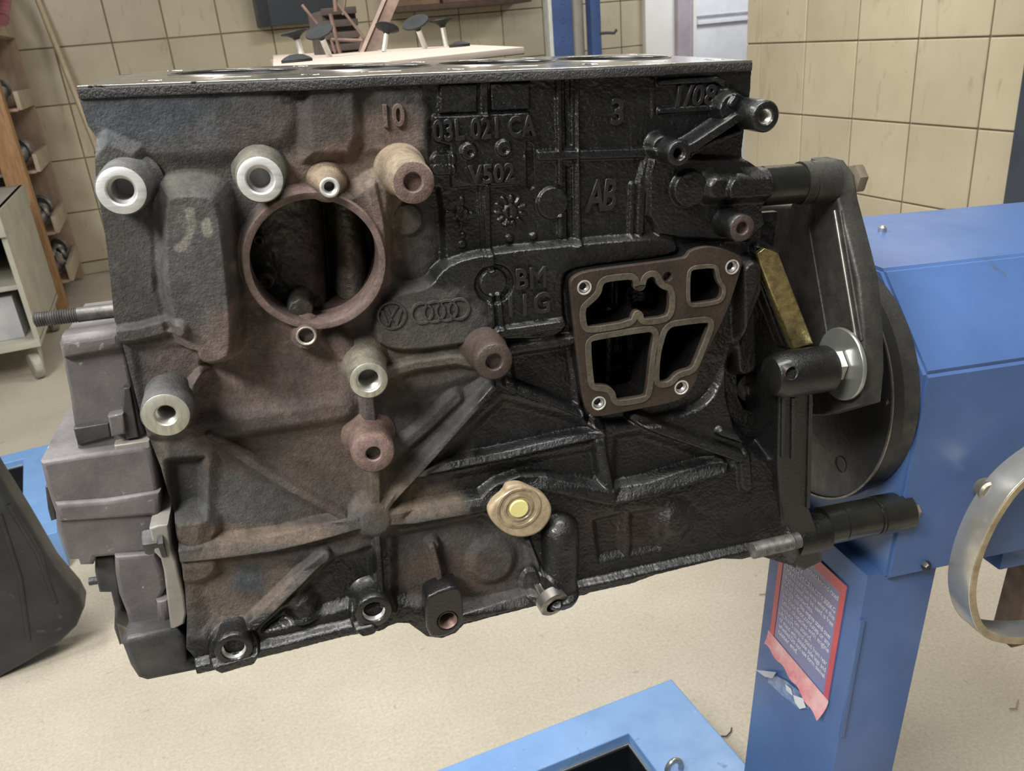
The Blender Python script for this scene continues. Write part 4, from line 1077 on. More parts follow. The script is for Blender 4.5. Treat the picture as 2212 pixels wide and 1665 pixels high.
AX0, AX1 = 0.384, 0.4015
near = [(lambda v_: (v_[1], v_[2]))(atx(a, b_, AX1)) for a, b_ in ((1792, 338), (1825, 345), (1846, 375), (1856, 430), (1880, 520), (1900, 600), (1910, 700), (1912, 800), (1905, 868))]
armlp = near + [(0.50, -0.285), (0.60, -0.33), (0.68, -0.30), (0.68, -0.155), (0.575, -0.135), (0.555, -0.10)]
fr = Matrix([[0, 0, 1, (AX0 + AX1) / 2 - ORG[0]], [1, 0, 0, -ORG[1]], [0, 1, 0, -ORG[2]], [0, 0, 0, 1]])
a1 = S('mounting_arm', fill_me('mounting_arm', [armlp], AX1 - AX0, 0.0025, fr), M_BLKRUST)
for q0, q1, w_ in (((1748, 492), (1787, 722), 0.0012), ((1803, 455), (1852, 745), 0.0016), ((1815, 455), (1862, 735), 0.0012)):
    p0, p1 = atx(*q0, AX0), atx(*q1, AX0)
    q_ = tube_me('arm_rib', [E(p0), E(p1)], w_, 8); q_.transform(REL); link('arm_rib', q_, a1, M_STEEL if w_ > 0.0013 else M_BLKRUST)
xs0 = E(aty(1640, 404, DN + 0.012)).x


def sleeve(y_, z_, x0, x1, r, m, rings):
    pr = [(r * .6, 0), (r, 0.0005)]; L = x1 - x0
    for g in rings: pr += [(r, L * g - 0.0008), (r * 0.94, L * g - 0.0003), (r * 0.94, L * g + 0.0003), (r, L * g + 0.0008)]
    pr += [(r, L), (r * .6, L)]
    return S('spacer_sleeve', lathe_me('spacer_sleeve', pr, E((x0, y_, z_)), (1, 0, 0), 44), m)


M_SLV = mat('oily_sleeve', (0.026, 0.026, 0.020), (0.010, 0.010, 0.009), 0.3, 0.2, 60, 0.3, 0.7, 0.25, 300, 0.0006, coat=0.5)
slt = aty(1700, 398, DN + 0.018)
sleeve(slt[1], slt[2], 0.302, 0.358, 0.0140, M_SLV, (0.08, 0.45)); sleeve(slt[1], slt[2], 0.358, 0.385, 0.0152, M_BLKRUST, (0.3,))
S('mount_bolt', lathe_me('mount_bolt', [(0.011, 0), (0.011, 0.006), (0.0095, 0.008)], E((0.4015, slt[1], slt[2])), (1, 0, 0), 6, True, True), mat('tan_steel', (0.30, 0.26, 0.19), (0.2, 0.17, 0.13), 0.45, 0.5, 80))
slb = aty(1850, 1122, DN - 0.012)
xb0, xb1, xb2 = aty(1772, 1150, slb[1])[0], aty(1882, 1116, slb[1])[0], aty(1955, 1096, slb[1])[0]
sleeve(slb[1], slb[2], xb0, xb1, 0.0160, M_SLV, (0.35,)); sleeve(slb[1], slb[2], xb1, xb2, 0.0170, M_SLV, (0.1,))
S('mount_bolt', lathe_me('mount_bolt', [(0.0125, 0), (0.0125, 0.003), (0.0105, 0.0035), (0.0105, 0.0085), (0.009, 0.010)], E((xb2, slb[1], slb[2])), (1, 0, 0), 6, True, True), MATS['tan_steel'])

# --- bent flat-bar handle at the right
HY = 0.452
hp = [(2420, 920), (2330, 960), (2212, 1036), (2157, 1110), (2124, 1176), (2104, 1240), (2099, 1296), (2112, 1350), (2142, 1380), (2212, 1386), (2320, 1375), (2420, 1340), (2460, 1200), (2450, 1020), (2440, 940)]
pts = [aty(x_, y_, HY) for x_, y_ in hp]; pts = smoothloop([(p[0], p[2]) for p in pts], 3)
outer = grow(pts, 0.0035); inner = grow(pts, -0.0035)
fr = Matrix([[1, 0, 0, -ORG[0]], [0, 0, -1, HY + 0.0125 - ORG[1]], [0, 1, 0, -ORG[2]], [0, 0, 0, 1]])
M_CHROME = mat('scuffed_chrome', (0.66, 0.65, 0.60), (0.45, 0.43, 0.37), 0.25, 0.75, 30, 0.35, 0.7)
hnd = S('turning_handle', fill_me('turning_handle', [outer, inner], 0.025, 0.0008, fr), M_CHROME)
S('handle_edge', fill_me('handle_edge', [grow(pts, 0.003), grow(pts, -0.003)], 0.0012, 0.0002, Matrix([[1, 0, 0, -ORG[0]], [0, 0, -1, HY - 0.0004 - ORG[1]], [0, 1, 0, -ORG[2]], [0, 0, 0, 1]])),
  mat('brass_worn_edge', (0.50, 0.41, 0.26), (0.30, 0.24, 0.15), 0.38, 0.5, 60), hnd)
S('handle_bolt', lathe_me('handle_bolt', [(0.010, 0), (0.010, 0.012), (0.008, 0.014)], E(aty(2128, 1056, 0.480)), (-0.3, -0.8, 0.2), 24, True, True), mat('tan_steel2', (0.36, 0.33, 0.26), (0.2, 0.18, 0.14), 0.35, 0.6, 80))
S('handle_bracket', box_me('handle_bracket', *[f(E(aty(a, b_, 0.55))) for a, b_, f in ((2130, 1100, lambda q_: q_.x), (2420, 1100, lambda q_: q_.x))], 0.52 - ORG[1], 0.57 - ORG[1], E(aty(2180, 1180, 0.55)).z, E(aty(2180, 1120, 0.55)).z, 0.003), M_BLUE)
S('bracket_bolt', lathe_me('bracket_bolt', [(0.005, 0), (0.005, -0.005)], E(aty(2153, 1172, 0.52)), (0, 1, 0), 6, False, True), M_BLKPAINT)
S('brown_bar', box_me('brown_bar', E(aty(2206, 1250, 0.58)).x, E(aty(2250, 1250, 0.58)).x, 0.57 - ORG[1], 0.60 - ORG[1], E(aty(2200, 1380, 0.58)).z, E(aty(2200, 1120, 0.58)).z, 0.002), mat('brown_grimy_bar', (0.17, 0.11, 0.07), (0.09, 0.06, 0.04), 0.5, 0.1, 50))

# --- warning sticker on the column (plane x = cx0)
SX = cx0 - 0.0008
sq = lambda px_, py_: (lambda v_: (v_[1], v_[2]))(atx(px_, py_, SX))
TL, TR, BR, BL = sq(1690, 1205), sq(1832, 1272), sq(1790, 1505), sq(1655, 1398)
y_r = (TR[0] + BR[0]) / 2; y_l = (BL[0] + TL[0]) / 2; z_t = TR[1] + 0.002; z_b = (BR[1] + BL[1]) / 2
fr_st = lambda off: Matrix([[0, 0, -1, SX - off - ORG[0]], [-1, 0, 0, -ORG[1]], [0, 1, 0, -ORG[2]], [0, 0, 0, 1]])   # u = -y (right in view), v = z
U0, U1 = -y_l, -y_r; bw = 0.0075
rect = lambda a, b_, c1, d1: [(a, b_), (c1, b_), (c1, d1), (a, d1)]
stk = S('warning_sticker', fill_me('warning_sticker', [rect(U0, z_b, U1, z_t)], 0.0006, 0, fr_st(0.0)), mat('sticker_violet_film', (0.15, 0.19, 0.38), (0.21, 0.18, 0.36), 0.28, 0, 14, coat=0.4), column)
M_RED = mat('sticker_red', (0.55, 0.055, 0.07), (0.46, 0.05, 0.07), 0.3, 0, 30, coat=0.4)
for r4 in (rect(U0, z_b, U0 + bw, z_t), rect(U1 - bw, z_b, U1, z_t), rect(U0 + bw, z_t - 0.012, U1 - bw, z_t)):
    q_ = fill_me('red_border', [r4], 0.0005, 0, fr_st(0.0007)); q_.transform(REL); o = link('red_border', q_, stk, M_RED)
# curled lower edge
vs, fs = [], []; nu, nv = 26, 8
for i in range(nu):
    u_ = U0 - 0.003 + (U1 - U0 + 0.004) * i / (nu - 1); k_ = 0.3 + 0.7 * (i / (nu - 1)) ** 2
    for j in range(nv):
        a = j / (nv - 1); cu_ = 0.010 * k_ * a * a; vs.append(fr_st(0.001 + cu_) @ Vector((u_, z_b + 0.011 - a * (0.016 + 0.006 * k_) + 0.002 * math.sin(i * .9) * a, 0)))
for i in range(nu - 1):
    for j in range(nv - 1): fs.append((i * nv + j, (i + 1) * nv + j, (i + 1) * nv + j + 1, i * nv + j + 1))
q_ = pydata('curled_edge', vs, fs); q_.transform(REL); link('curled_edge', q_, stk, mat('sticker_pink_curl', (0.62, 0.20, 0.22), (0.75, 0.45, 0.46), 0.2, 0, 40, coat=0.6), True)
LINES = ['1.DO NOT overload beyond rated', '   capacity', '2.MAXIMUM CAPACITY:300KG', '3.MAKE sure the area where this', '   engine stand will be used is free', '   of all obstacles.', '4.NEVER roll this engine stand over',
         '   any crack floor,cord,step or any', '   other obstacles with engine', '   mount on stand.', '5.ALWAYS control stand from rear', '   of stand with double side legs and', '   wheeled.Do not use form swivel', '   caster end.']
M_TXT = mat('sticker_text_white', (0.86, 0.88, 0.95), None, 0.4); M_TXT.diffuse_color = (1, 1, 1, 1)
lz0 = z_t - 0.020; dz = (z_t - z_b - 0.036) / 14
for k, s_ in enumerate(LINES):
    ind = 0.0035 if s_.startswith(' ') else 0.0
    me = text_me('text_line', s_.strip(), dz * 1.12, 0.00008, 0, fr_st(0.0006) @ Matrix.Translation((U0 + bw + 0.003 + ind, lz0 - k * dz, 0)), 0, 'LEFT', 0.93)
    w_ = max(v_.co.y for v_ in me.vertices) - min(v_.co.y for v_ in me.vertices)
    lim = (U1 - bw - 0.003) - (U0 + bw + 0.003 + ind); ym = max(v_.co.y for v_ in me.vertices)
    if w_ > lim:
        for v_ in me.vertices: v_.co.y = ym + (v_.co.y - ym) * lim / w_
    me.transform(REL); link('text_line', me, stk, M_TXT)
# torn sticker scraps below
scr = (('torn_film', 0.0008, [(1664, 1452), (1700, 1470), (1745, 1506), (1749, 1530), (1728, 1530), (1690, 1500), (1660, 1472)], mat('torn_film', (0.20, 0.26, 0.42), (0.12, 0.16, 0.30), 0.25, 0, 120, 0.42, 0.58, coat=0.5)),
       ('curled_scrap', 0.004, [(1639, 1445), (1684, 1450), (1676, 1463), (1660, 1460)], mat('scrap_grey', (0.50, 0.52, 0.56), (0.36, 0.38, 0.44), 0.35)),
       ('torn_scrap', 0.0022, [(1701, 1477), (1712, 1486), (1716, 1501), (1703, 1490)], mat('scrap_white', (0.72, 0.75, 0.78), (0.55, 0.58, 0.62), 0.3)),
       ('torn_scrap', 0.0045, [(1722, 1499), (1742, 1506), (1749, 1526), (1736, 1529), (1726, 1515)], MATS['scrap_white']))
for nm_, off_, px_l, m_ in scr:
    q_ = fill_me(nm_, [[(-sq(*p_)[0], sq(*p_)[1]) for p_ in px_l]], 0.0006, 0, fr_st(off_)); q_.transform(REL); link(nm_, q_, column, m_)

# ================================================================== BACKGROUND THINGS


def wbox(name, x0, x1, y0, y1, z0, z1, m, parent=None, bev=0.003):
    return link(name, box_me(name, x0, x1, y0, y1, z0, z1, bev), parent, m)


def root(name, loc, label, cat, group=None):
    return empty(name, Matrix.Translation(loc), label, cat, group)


def child(o, par):
    o.parent = par; o.matrix_parent_inverse = par.matrix_world.inverted(); return o


M_WOODO = mat('orange_wood', (0.46, 0.26, 0.12), (0.28, 0.15, 0.07), 0.6, 0, 18, 0.3, 0.7, stretch=(6, 6, 1), spots=[(40, 0.68, (0.14, 0.08, 0.05))])
M_WOODP = mat('pale_pink_wood', (0.40, 0.29, 0.21), (0.31, 0.22, 0.16), 0.7, 0, 10, stretch=(4, 4, 1))
M_WOODL = mat('pale_strip_wood', (0.44, 0.37, 0.27), (0.35, 0.29, 0.21), 0.7, 0, 12)
M_NAVY = mat('dark_bin_lining', (0.045, 0.045, 0.06), (0.03, 0.03, 0.045), 0.7, 0, 10)
M_METAL = mat('dusty_metal_bits', (0.34, 0.33, 0.30), (0.18, 0.17, 0.16), 0.5, 0.4, 40)
M_CAB = mat('cream_cabinet_paint', (0.46, 0.44, 0.36), (0.38, 0.36, 0.30), 0.5, 0, 6, spots=[(14, 0.7, (0.30, 0.26, 0.19))])
M_BLACKPL = mat('scuffed_black_plastic', (0.022, 0.024, 0.026), (0.008, 0.010, 0.013), 0.42, 0, 9, 0.35, 0.65, 0.2, 60, 0.002, spots=[(26, 0.66, (0.05, 0.047, 0.036))])

# --- wooden rack with part bins, near post and bins facing right
rx = -0.60
rk = root('wooden_rack', (rx - 0.15, 5.3, 0), 'orange wooden rack with open bins along the tiled back wall', 'rack')
pn = [wplane(145, 660, 1, 4.95), wplane(96, 660, 1, 4.95)]
child(wbox('post', pn[1][0], pn[0][0], 4.93, 5.03, 0, 2.2, M_WOODO, None, 0.006), rk)
child(wbox('end_board', rx - 0.26, rx + 0.0, 5.62, 5.66, 0.02, 2.2, M_WOODP, None, 0.004), rk)
child(wbox('back_board', rx - 0.30, rx - 0.27, 5.03, 5.66, 0.02, 2.2, M_NAVY, None, 0.003), rk)
zz = [wplane(a, b_, 0, rx)[2] for a, b_ in ((150, 600), (120, 490), (90, 345), (55, 215))]
for z_ in zz + [zz[-1] + 0.35]:
    child(wbox('bin_front', rx - 0.015, rx + 0.006, 5.03, 5.62, z_ - 0.04, z_ + 0.05, M_WOODL), rk)
    child(wbox('bin_floor', rx - 0.27, rx - 0.015, 5.03, 5.62, z_ - 0.045, z_ - 0.03, M_WOODP), rk)
tag(rk, None, None)
kinds = ['cast pipe elbow', 'ribbed steel bushing', 'curved pipe stub', 'flanged fitting']
lab = ['grey pipe fitting in the lowest rack bin', 'grey pipe fitting in the second rack bin from the floor', 'grey pipe fitting in the third rack bin from the floor', 'grey pipe fitting in the top visible rack bin']
for bi_, z_ in enumerate(zz):
    for k in range(3):
        y_ = 5.14 + 0.17 * k; r_ = (0.04, 0.034, 0.045)[(k + bi_) % 3]; zc = z_ - 0.03 + r_
        t = root('pipe_fitting', (rx - 0.13, y_, z_ - 0.03), lab[bi_] + (', nearest to the orange post', ', middle one of three', ', nearest to the wall')[k], 'pipe fitting', 'loose fittings in the rack bins')
        a = math.radians(30 * k + 20 * bi_); d2 = Vector((math.cos(a), math.sin(a), 0.25))
        child(link('barrel', tube_me('barrel', [Vector((rx - 0.15, y_, zc)), Vector((rx - 0.12, y_, zc + 0.01)) + d2 * 0.05, Vector((rx - 0.11, y_, zc + 0.04)) + d2 * 0.07], [r_, r_ * .9, r_ * .75], 14), None, M_METAL), t)
        child(link('collar', lathe_me('collar', [(r_ * .5, 0), (r_ * 1.1, 0), (r_ * 1.1, 0.015), (r_ * .5, 0.015)], Vector((rx - 0.11, y_, zc + 0.04)) + d2 * 0.06, d2, 14, True, True), None, M_METAL), t)

r0 = wplane(6, 44, 0, rx + 0.045); r1 = wplane(24, -60, 0, rx + 0.045)
t = root('red_tube', tuple(r0), 'pinkish red tube hanging on the top of the wooden rack', 'tube')
child(link('tube', tube_me('tube', [Vector(r0), Vector(r1)], 0.024, 16), None, mat('pink_red_plastic', (0.42, 0.13, 0.15), (0.32, 0.09, 0.11), 0.45)), t)
child(link('end_cap', lathe_me('end_cap', [(0.027, -0.004), (0.027, 0.03), (0.024, 0.032)], Vector(r0), Vector(r1) - Vector(r0), 16, True, False), None, mat('dark_red_cap', (0.22, 0.07, 0.08), None, 0.5)), t)
child(wbox('strap', rx + 0.008, rx + 0.05, r1[1] - 0.01, r1[1] + 0.01, r1[2] - 0.06, r1[2] - 0.04, M_NAVY), t)

# --- cream cabinet on casters
cp = wplane(90, 838, 2, 0.0); cabx = cp[0] + 0.032
cb = root('tool_cabinet', (cabx - 0.3, 4.15, 0), 'cream metal cabinet on casters in front of the wooden rack', 'cabinet')
ztop = wplane(25, 425, 0, cabx)[2]
child(wbox('side_panel', cabx - 0.02, cabx, 3.80, 4.62, 0.17, ztop, M_CAB), cb)
child(wbox('top_panel', cabx - 0.6, cabx + 0.004, 3.78, 4.64, ztop - 0.10, ztop, M_CAB), cb)
child(wbox('bottom_panel', cabx - 0.6, cabx, 3.78, 4.62, 0.15, 0.18, M_CAB), cb)
child(wbox('back_panel', cabx - 0.6, cabx - 0.02, 4.60, 4.62, 0.17, ztop, M_NAVY), cb)
child(wbox('side_panel', cabx - 0.6, cabx - 0.58, 3.80, 4.62, 0.17, ztop, M_CAB), cb)
child(wbox('shelf', cabx - 0.58, cabx - 0.02, 3.82, 4.60, ztop * 0.55, ztop * 0.55 + 0.02, M_CAB), cb)
M_CWH = mat('cream_caster_wheel', (0.40, 0.38, 0.32), (0.28, 0.26, 0.22), 0.5, 0, 30)
for xx, yy in ((cabx - 0.05, 3.84), (cabx - 0.05, 4.56), (cabx - 0.55, 3.84), (cabx - 0.55, 4.56)):
    w_ = child(link('caster_wheel', lathe_me('caster_wheel', [(0.015, -0.02), (0.05, -0.02), (0.056, -0.014), (0.056, 0.014), (0.05, 0.02), (0.015, 0.02)], (xx, yy, 0.0565), (1, 0.35, 0), 28, True, True), None, M_CWH), cb)
    f_ = child(link('caster_fork', fill_me('caster_fork', [[(-0.03, 0.0), (0.045, 0.0), (0.03, -0.06), (0.0, -0.10), (-0.02, -0.09), (-0.01, -0.05)]], 0.006, 0.001, Matrix.Translation((xx + 0.028, yy, 0.155)) @ Matrix([[0, 0, 1, 0], [1, 0, 0, 0], [0, 1, 0, 0], [0, 0, 0, 1]])), None, M_CAB), cb)
M_PAPER = mat('grey_white_box', (0.52, 0.52, 0.52), (0.42, 0.42, 0.43), 0.6, 0, 12)
t = wbox('storage_box', cabx - 0.40, cabx - 0.06, 3.86, 4.2, 0.181, 0.36, M_PAPER); tag(t, 'grey white carton on the floor of the cream cabinet', 'box')

# --- broom handle leaning on the back wall
b0 = wplane(66, -40, 1, 5.72); b1 = wplane(150, 170, 1, 5.66); dv = Vector(b1) - Vector(b0); k_ = b1[2] / -dv.z; b2 = Vector(b1) + Vector((dv.x, 0, dv.z)) * k_; b2.y = 5.40; b2.z = 0.0
t = root('broom', (b2.x, b2.y, 0), 'thin wooden broom handle leaning against the tiled back wall', 'broom')
m_ = Vector(b0).lerp(b2, 0.55)
child(link('handle', tube_me('handle', [Vector(b0), m_], 0.016, 12), None, mat('tan_broom_wood', (0.50, 0.41, 0.27), (0.42, 0.34, 0.22), 0.5, 0, 10)), t)
child(link('grip', tube_me('grip', [m_, b2 + Vector((0, 0, 0.02))], 0.021, 12), None, mat('grey_green_grip', (0.24, 0.26, 0.22), (0.18, 0.19, 0.16), 0.5, 0, 10)), t)

# --- bench with a board of valves behind the block
ZB = 1.185
bp_ = lambda px_, py_, z_=ZB: Vector(wplane(px_, py_, 2, z_))
T_, FL, FL2 = bp_(1132, 101), bp_(840, 131), bp_(590, 147)
BLp = bp_(590, 119); bd_ = [T_, FL, FL2, BLp, bp_(1020, 96.5)]
bn = root('work_bench', ((FL.x + BLp.x) / 2, (FL.y + BLp.y) / 2, 0), 'pale wooden bench board right behind the engine block', 'bench')
me = fill_me('bench_top', [[(p.x, p.y) for p in bd_]], 0.006, 0.001, Matrix.Translation((0, 0, ZB - 0.003)))
child(link('bench_top', me, None, mat('pale_board', (0.46, 0.39, 0.33), (0.38, 0.32, 0.27), 0.6, 0, 14)), bn)
cen = sum(bd_, Vector()) / 5
for q_ in (BLp.lerp(cen, 0.15), BLp.lerp(bd_[4], 0.22).lerp(cen, 0.1), BLp.lerp(FL2, 0.3).lerp(cen, 0.1)):
    child(wbox('leg', q_.x - 0.02, q_.x + 0.02, q_.y - 0.02, q_.y + 0.02, 0, ZB - 0.006, M_WOODP), bn)
M_VHEAD = mat('sooty_valve_head', (0.012, 0.014, 0.014), (0.006, 0.007, 0.008), 0.75, 0, 80)
M_VSTEM = mat('polished_valve_stem', (0.85, 0.85, 0.80), (0.7, 0.7, 0.66), 0.25, 0.6, 50)
VL = ['engine valve with flat black head at the left end of the bench board', 'tilted engine valve next to the leftmost upright valve', 'engine valve half hidden by the rusty angle bar', 'tilted engine valve with round black head right of the rusty bar', 'upright engine valve with flat black head, rightmost on the board']
for k, (base, head, rpx) in enumerate((((655, 126), (647, 79), 28), ((713, 123), (700, 78), 28), ((829, 112), (838, 68), 24), ((919, 105), (903, 58), 27), ((964, 101), (960, 52), 24))):
    b_ = bp_(*base); dist = (b_ - Vector((0, 0, CAMZ))).length; pix = dist / F
    ax = Vector(WM[:, 0]) * ((head[0] - base[0]) * pix) + Vector((0, 0, 1)) * ((base[1] - head[1]) * pix)
    if k in (1, 3): ax += Vector((-0.1, -0.5, 0)) * ax.length
    if k == 2: ax += Vector((0.2, 0.4, 0)) * ax.length
    L = ax.length; r_ = rpx * pix
    t = root('engine_valve', tuple(b_), VL[k], 'engine valve', 'engine valves on the bench board')
    child(link('valve_stem', lathe_me('valve_stem', [(r_ * .17, 0), (r_ * .2, 0.002), (r_ * .2, L * .85)], b_, ax, 16, True, False), None, M_VSTEM), t)
    child(link('valve_head', lathe_me('valve_head', [(r_ * .2, L * .72), (r_ * .3, L * .82), (r_ * .6, L * .92), (r_ * .97, L * 0.985), (r_, L), (r_ * .97, L * 1.04), (r_ * .3, L * 1.03)], b_, ax, 32, True, True), None, M_VHEAD), t)
for k, (q0, q1, rp) in enumerate((((612, 134), (672, 134), 14), ((972, 101), (1014, 99), 10))):
    c0 = bp_((q0[0] + q1[0]) / 2, q0[1]); pix = (c0 - Vector((0, 0, CAMZ))).length / F; w_ = (q1[0] - q0[0]) / 2 * pix
    t = link('valve_cap', lathe_me('valve_cap', [(w_, 0), (w_, 0.003), (w_ * .8, rp * pix * .65), (w_ * .4, rp * pix), (0.0006, rp * pix * 1.05)], c0, (0, 0, 1), 28, True, True), None, M_VHEAD)
    tag(t, ('black domed cap lying at the left end of the bench board', 'black domed cap lying beside the rightmost valve')[k], 'cap', 'black caps on the bench board')
# rusty angle bar, folded wire stand, crate
M_RUSTB = mat('brown_rusty_bar', (0.19, 0.115, 0.085), (0.11, 0.07, 0.055), 0.6, 0.1, 40)
e0 = bp_(777, 113); pix = (e0 - Vector((0, 0, CAMZ))).length / F; e1 = e0 + Vector(WM[:, 0]) * (130 * pix) + Vector((0, 0, 1)) * (200 * pix) + Vector((0, 0.03, 0)); ux = Vector(WM[:, 0])
t = root('rusty_angle_bar', tuple(e0), 'brown rusty steel angle bar leaning over the bench board', 'bar')
for nm, off, wv, m_ in (('flange', Vector((0, 0, 0)), ux * (34 * pix), M_RUSTB), ('edge', Vector((0, -0.004, 0)), ux * (7 * pix), mat('bar_edge', (0.36, 0.27, 0.20), (0.25, 0.18, 0.14), 0.5))):
    vs = []
    for p in (e0 + off, e1 + off):
        for a, b3 in ((0, 0), (1, 0), (1, 1), (0, 1)): vs.append(p + wv * a + Vector((0, 0.006, 0)) * b3)
    child(link(nm, pydata(nm, vs, [(0, 1, 2, 3), (4, 7, 6, 5), (0, 4, 5, 1), (1, 5, 6, 2), (2, 6, 7, 3), (3, 7, 4, 0)]), None, m_), t)
g0 = bp_(740, 116); pix = (g0 - Vector((0, 0, CAMZ))).length / F


def gp(px_, py_, dy=0.0):
    return g0 + ux * ((px_ - 740) * pix) + Vector((0, dy, (116 - py_ - 0.09 * (px_ - 740)) * pix))


t = root('wire_stand', tuple(g0), 'folded rusty wire stand beside the angle bar on the bench', 'stand')
for a, b3, w_ in (((676, 34), (700, 66), 3), ((735, 12), (792, 90), 3), ((762, 14), (752, 45), 2.5), ((722, 92), (784, 88), 3.5), ((728, 45), (735, 116), 4), ((745, -20), (740, 40), 5), ((690, -10), (770, -14), 4), ((700, 12), (790, 4), 3), ((784, 88), (772, 116), 3), ((722, 92), (726, 116), 3)):
    child(link('rod', tube_me('rod', [gp(*a), gp(*b3)], w_ * pix, 8), None, M_RUSTB), t)
c0 = bp_(752, 114)
t = root('dark_crate', tuple(c0), 'dark brown slatted crate on the bench behind the wire stand', 'crate')
pix = (c0 - Vector((0, 0, CAMZ))).length / F; w_ = 34 * pix
for k in range(4):
    child(wbox('slat', c0.x - w_, c0.x + w_, c0.y + 0.02, c0.y + 0.03, ZB + 0.004 + k * 22 * pix, ZB + (k * 22 + 17) * pix, mat('dark_crate_wood', (0.075, 0.055, 0.045), (0.045, 0.032, 0.028), 0.7), None, 0.001), t)
child(wbox('body', c0.x - w_, c0.x + w_, c0.y + 0.03, c0.y + 0.16, ZB, ZB + 80 * pix, MATS['dark_crate_wood'], None, 0.002), t)

# --- on the back wall: dark cabinet and brown shelf
q0 = wplane(563, 58, 1, 5.60); q1 = wplane(735, 43, 1, 5.60)
t = root('wall_cabinet', (q0[0], 5.68, q0[2]), 'dark slate cabinet hung on the tiled back wall', 'cabinet')
child(wbox('body', q0[0], q1[0], 5.60, YW - 0.006, q0[2], q0[2] + 0.6, mat('slate_cabinet', (0.040, 0.050, 0.062), (0.028, 0.036, 0.046), 0.4, 0, 6), None, 0.006), t)
child(wbox('frame', q0[0], q0[0] + 0.06, 5.585, 5.60, q0[2], q0[2] + 0.6, mat('slate_cabinet_dark', (0.018, 0.022, 0.028), None, 0.5)), t)
q0 = wplane(850, 27, 1, 5.5); q1 = wplane(1142, 5, 1, 5.5); zs = (q0[2] + q1[2]) / 2
t = root('wall_shelf', (q0[0], 5.6, zs), 'brown wooden shelf loaded with crates on the back wall', 'shelf')
child(wbox('board', q0[0], q1[0], 5.45, YW - 0.006, zs, zs + 0.03, mat('dark_shelf_board', (0.10, 0.06, 0.04), (0.06, 0.036, 0.025), 0.6)), t)
for k in range(3):
    w_ = (q1[0] - q0[0]) / 3; tt = wbox('wooden_crate', q0[0] + w_ * k + 0.01, q0[0] + w_ * (k + 1) - 0.01, 5.46, 5.75, zs + 0.031, zs + 0.25, mat('brown_crate', (0.24, 0.14, 0.08), (0.12, 0.07, 0.05), 0.7, 0, 9), None, 0.004)
    tag(tt, ('brown crate on the left part of the wall shelf', 'brown crate in the middle of the wall shelf', 'brown crate at the right end of the wall shelf')[k], 'crate', 'crates on the wall shelf')

# --- blue perforated uprights before the door
M_BLUEP = mat('blue_upright_paint', (0.055, 0.095, 0.24), (0.04, 0.075, 0.19), 0.45, 0, 8)
YP = 4.4
for k, (a, b3, lb_) in enumerate(((1196, 1239, 'blue perforated steel upright with a pale edge strip'), (1279, 1300, 'narrow dark blue steel upright beside the grey pipe'))):
    x0 = wplane(a, 100, 1, YP)[0]; x1 = wplane(b3, 100, 1, YP)[0]
    t = root('steel_upright', ((x0 + x1) / 2, YP + 0.03, 0), lb_, 'upright')
    child(wbox('post', x0, x1, YP, YP + 0.06, 0, 2.4, M_BLUEP), t)
    if k == 0:
        child(wbox('edge_strip', x0 - 0.022, x0, YP - 0.004, YP + 0.06, 0, 2.4, mat('pale_edge', (0.58, 0.60, 0.56), (0.48, 0.5, 0.47), 0.5)), t)
        for py_ in (5, 45, 85, 125):
            p = wplane(1216, py_, 1, YP); child(link('slot', lathe_me('slot', [(0.012, -0.0015), (0.010, 0.002)], (p[0], YP, p[2]), (0, 1, 0), 14, False, True), None, M_NAVY), t)
x0 = wplane(1243, 100, 1, YP)[0]; x1 = wplane(1272, 100, 1, YP)[0]
t = link('downpipe', tube_me('downpipe', [((x0 + x1) / 2, YP + 0.06, 0.0), ((x0 + x1) / 2, YP + 0.06, 2.4)], (x1 - x0) / 2, 20), None, mat('grey_pipe', (0.26, 0.25, 0.22), (0.19, 0.18, 0.16), 0.5, 0, 6)); tag(t, 'grey vertical pipe between the two blue uprights', 'pipe')
p = wplane(1300, 72, 1, YP - 0.0)
t = link('wall_hook', tube_me('wall_hook', [(p[0] - 0.03, YP + 0.02, p[2]), (p[0] + 0.02, YP - 0.02, p[2]), (p[0] + 0.05, YP - 0.05, p[2] - 0.004), (p[0] + 0.065, YP - 0.05, p[2] + 0.012)], 0.008, 10), None, M_NAVY); tag(t, 'small dark hook on the narrow blue upright', 'hook')

# --- dark steel post by the right wall
p = wplane(2156, 505, 0, 2.55)
t = root('steel_post', (2.64, p[1] - 0.2, 0), 'dark slate blue steel post before the right tiled wall', 'post')
child(wbox('post', 2.55, 2.735, p[1] - 0.40, p[1], 0, 2.6, mat('slate_post_paint', (0.050, 0.062, 0.085), (0.036, 0.046, 0.064), 0.45, 0, 5), None, 0.006), t)
child(wbox('base_plate', 2.50, 2.74, p[1] - 0.45, p[1] + 0.05, 0, 0.02, MATS['slate_post_paint']), t)

# --- blue steel trays on the floor
M_LBLUE = mat('light_blue_tray_paint', (0.20, 0.36, 0.64), (0.145, 0.28, 0.54), 0.38, 0, 12, 0.3, 0.7, 0.1, 200, 0.001, spots=[(24, 0.66, (0.11, 0.18, 0.34)), (70, 0.72, (0.50, 0.60, 0.76))])
M_TRAY = mat('black_tray', (0.012, 0.013, 0.017), (0.006, 0.007, 0.009), 0.35, 0, 12)


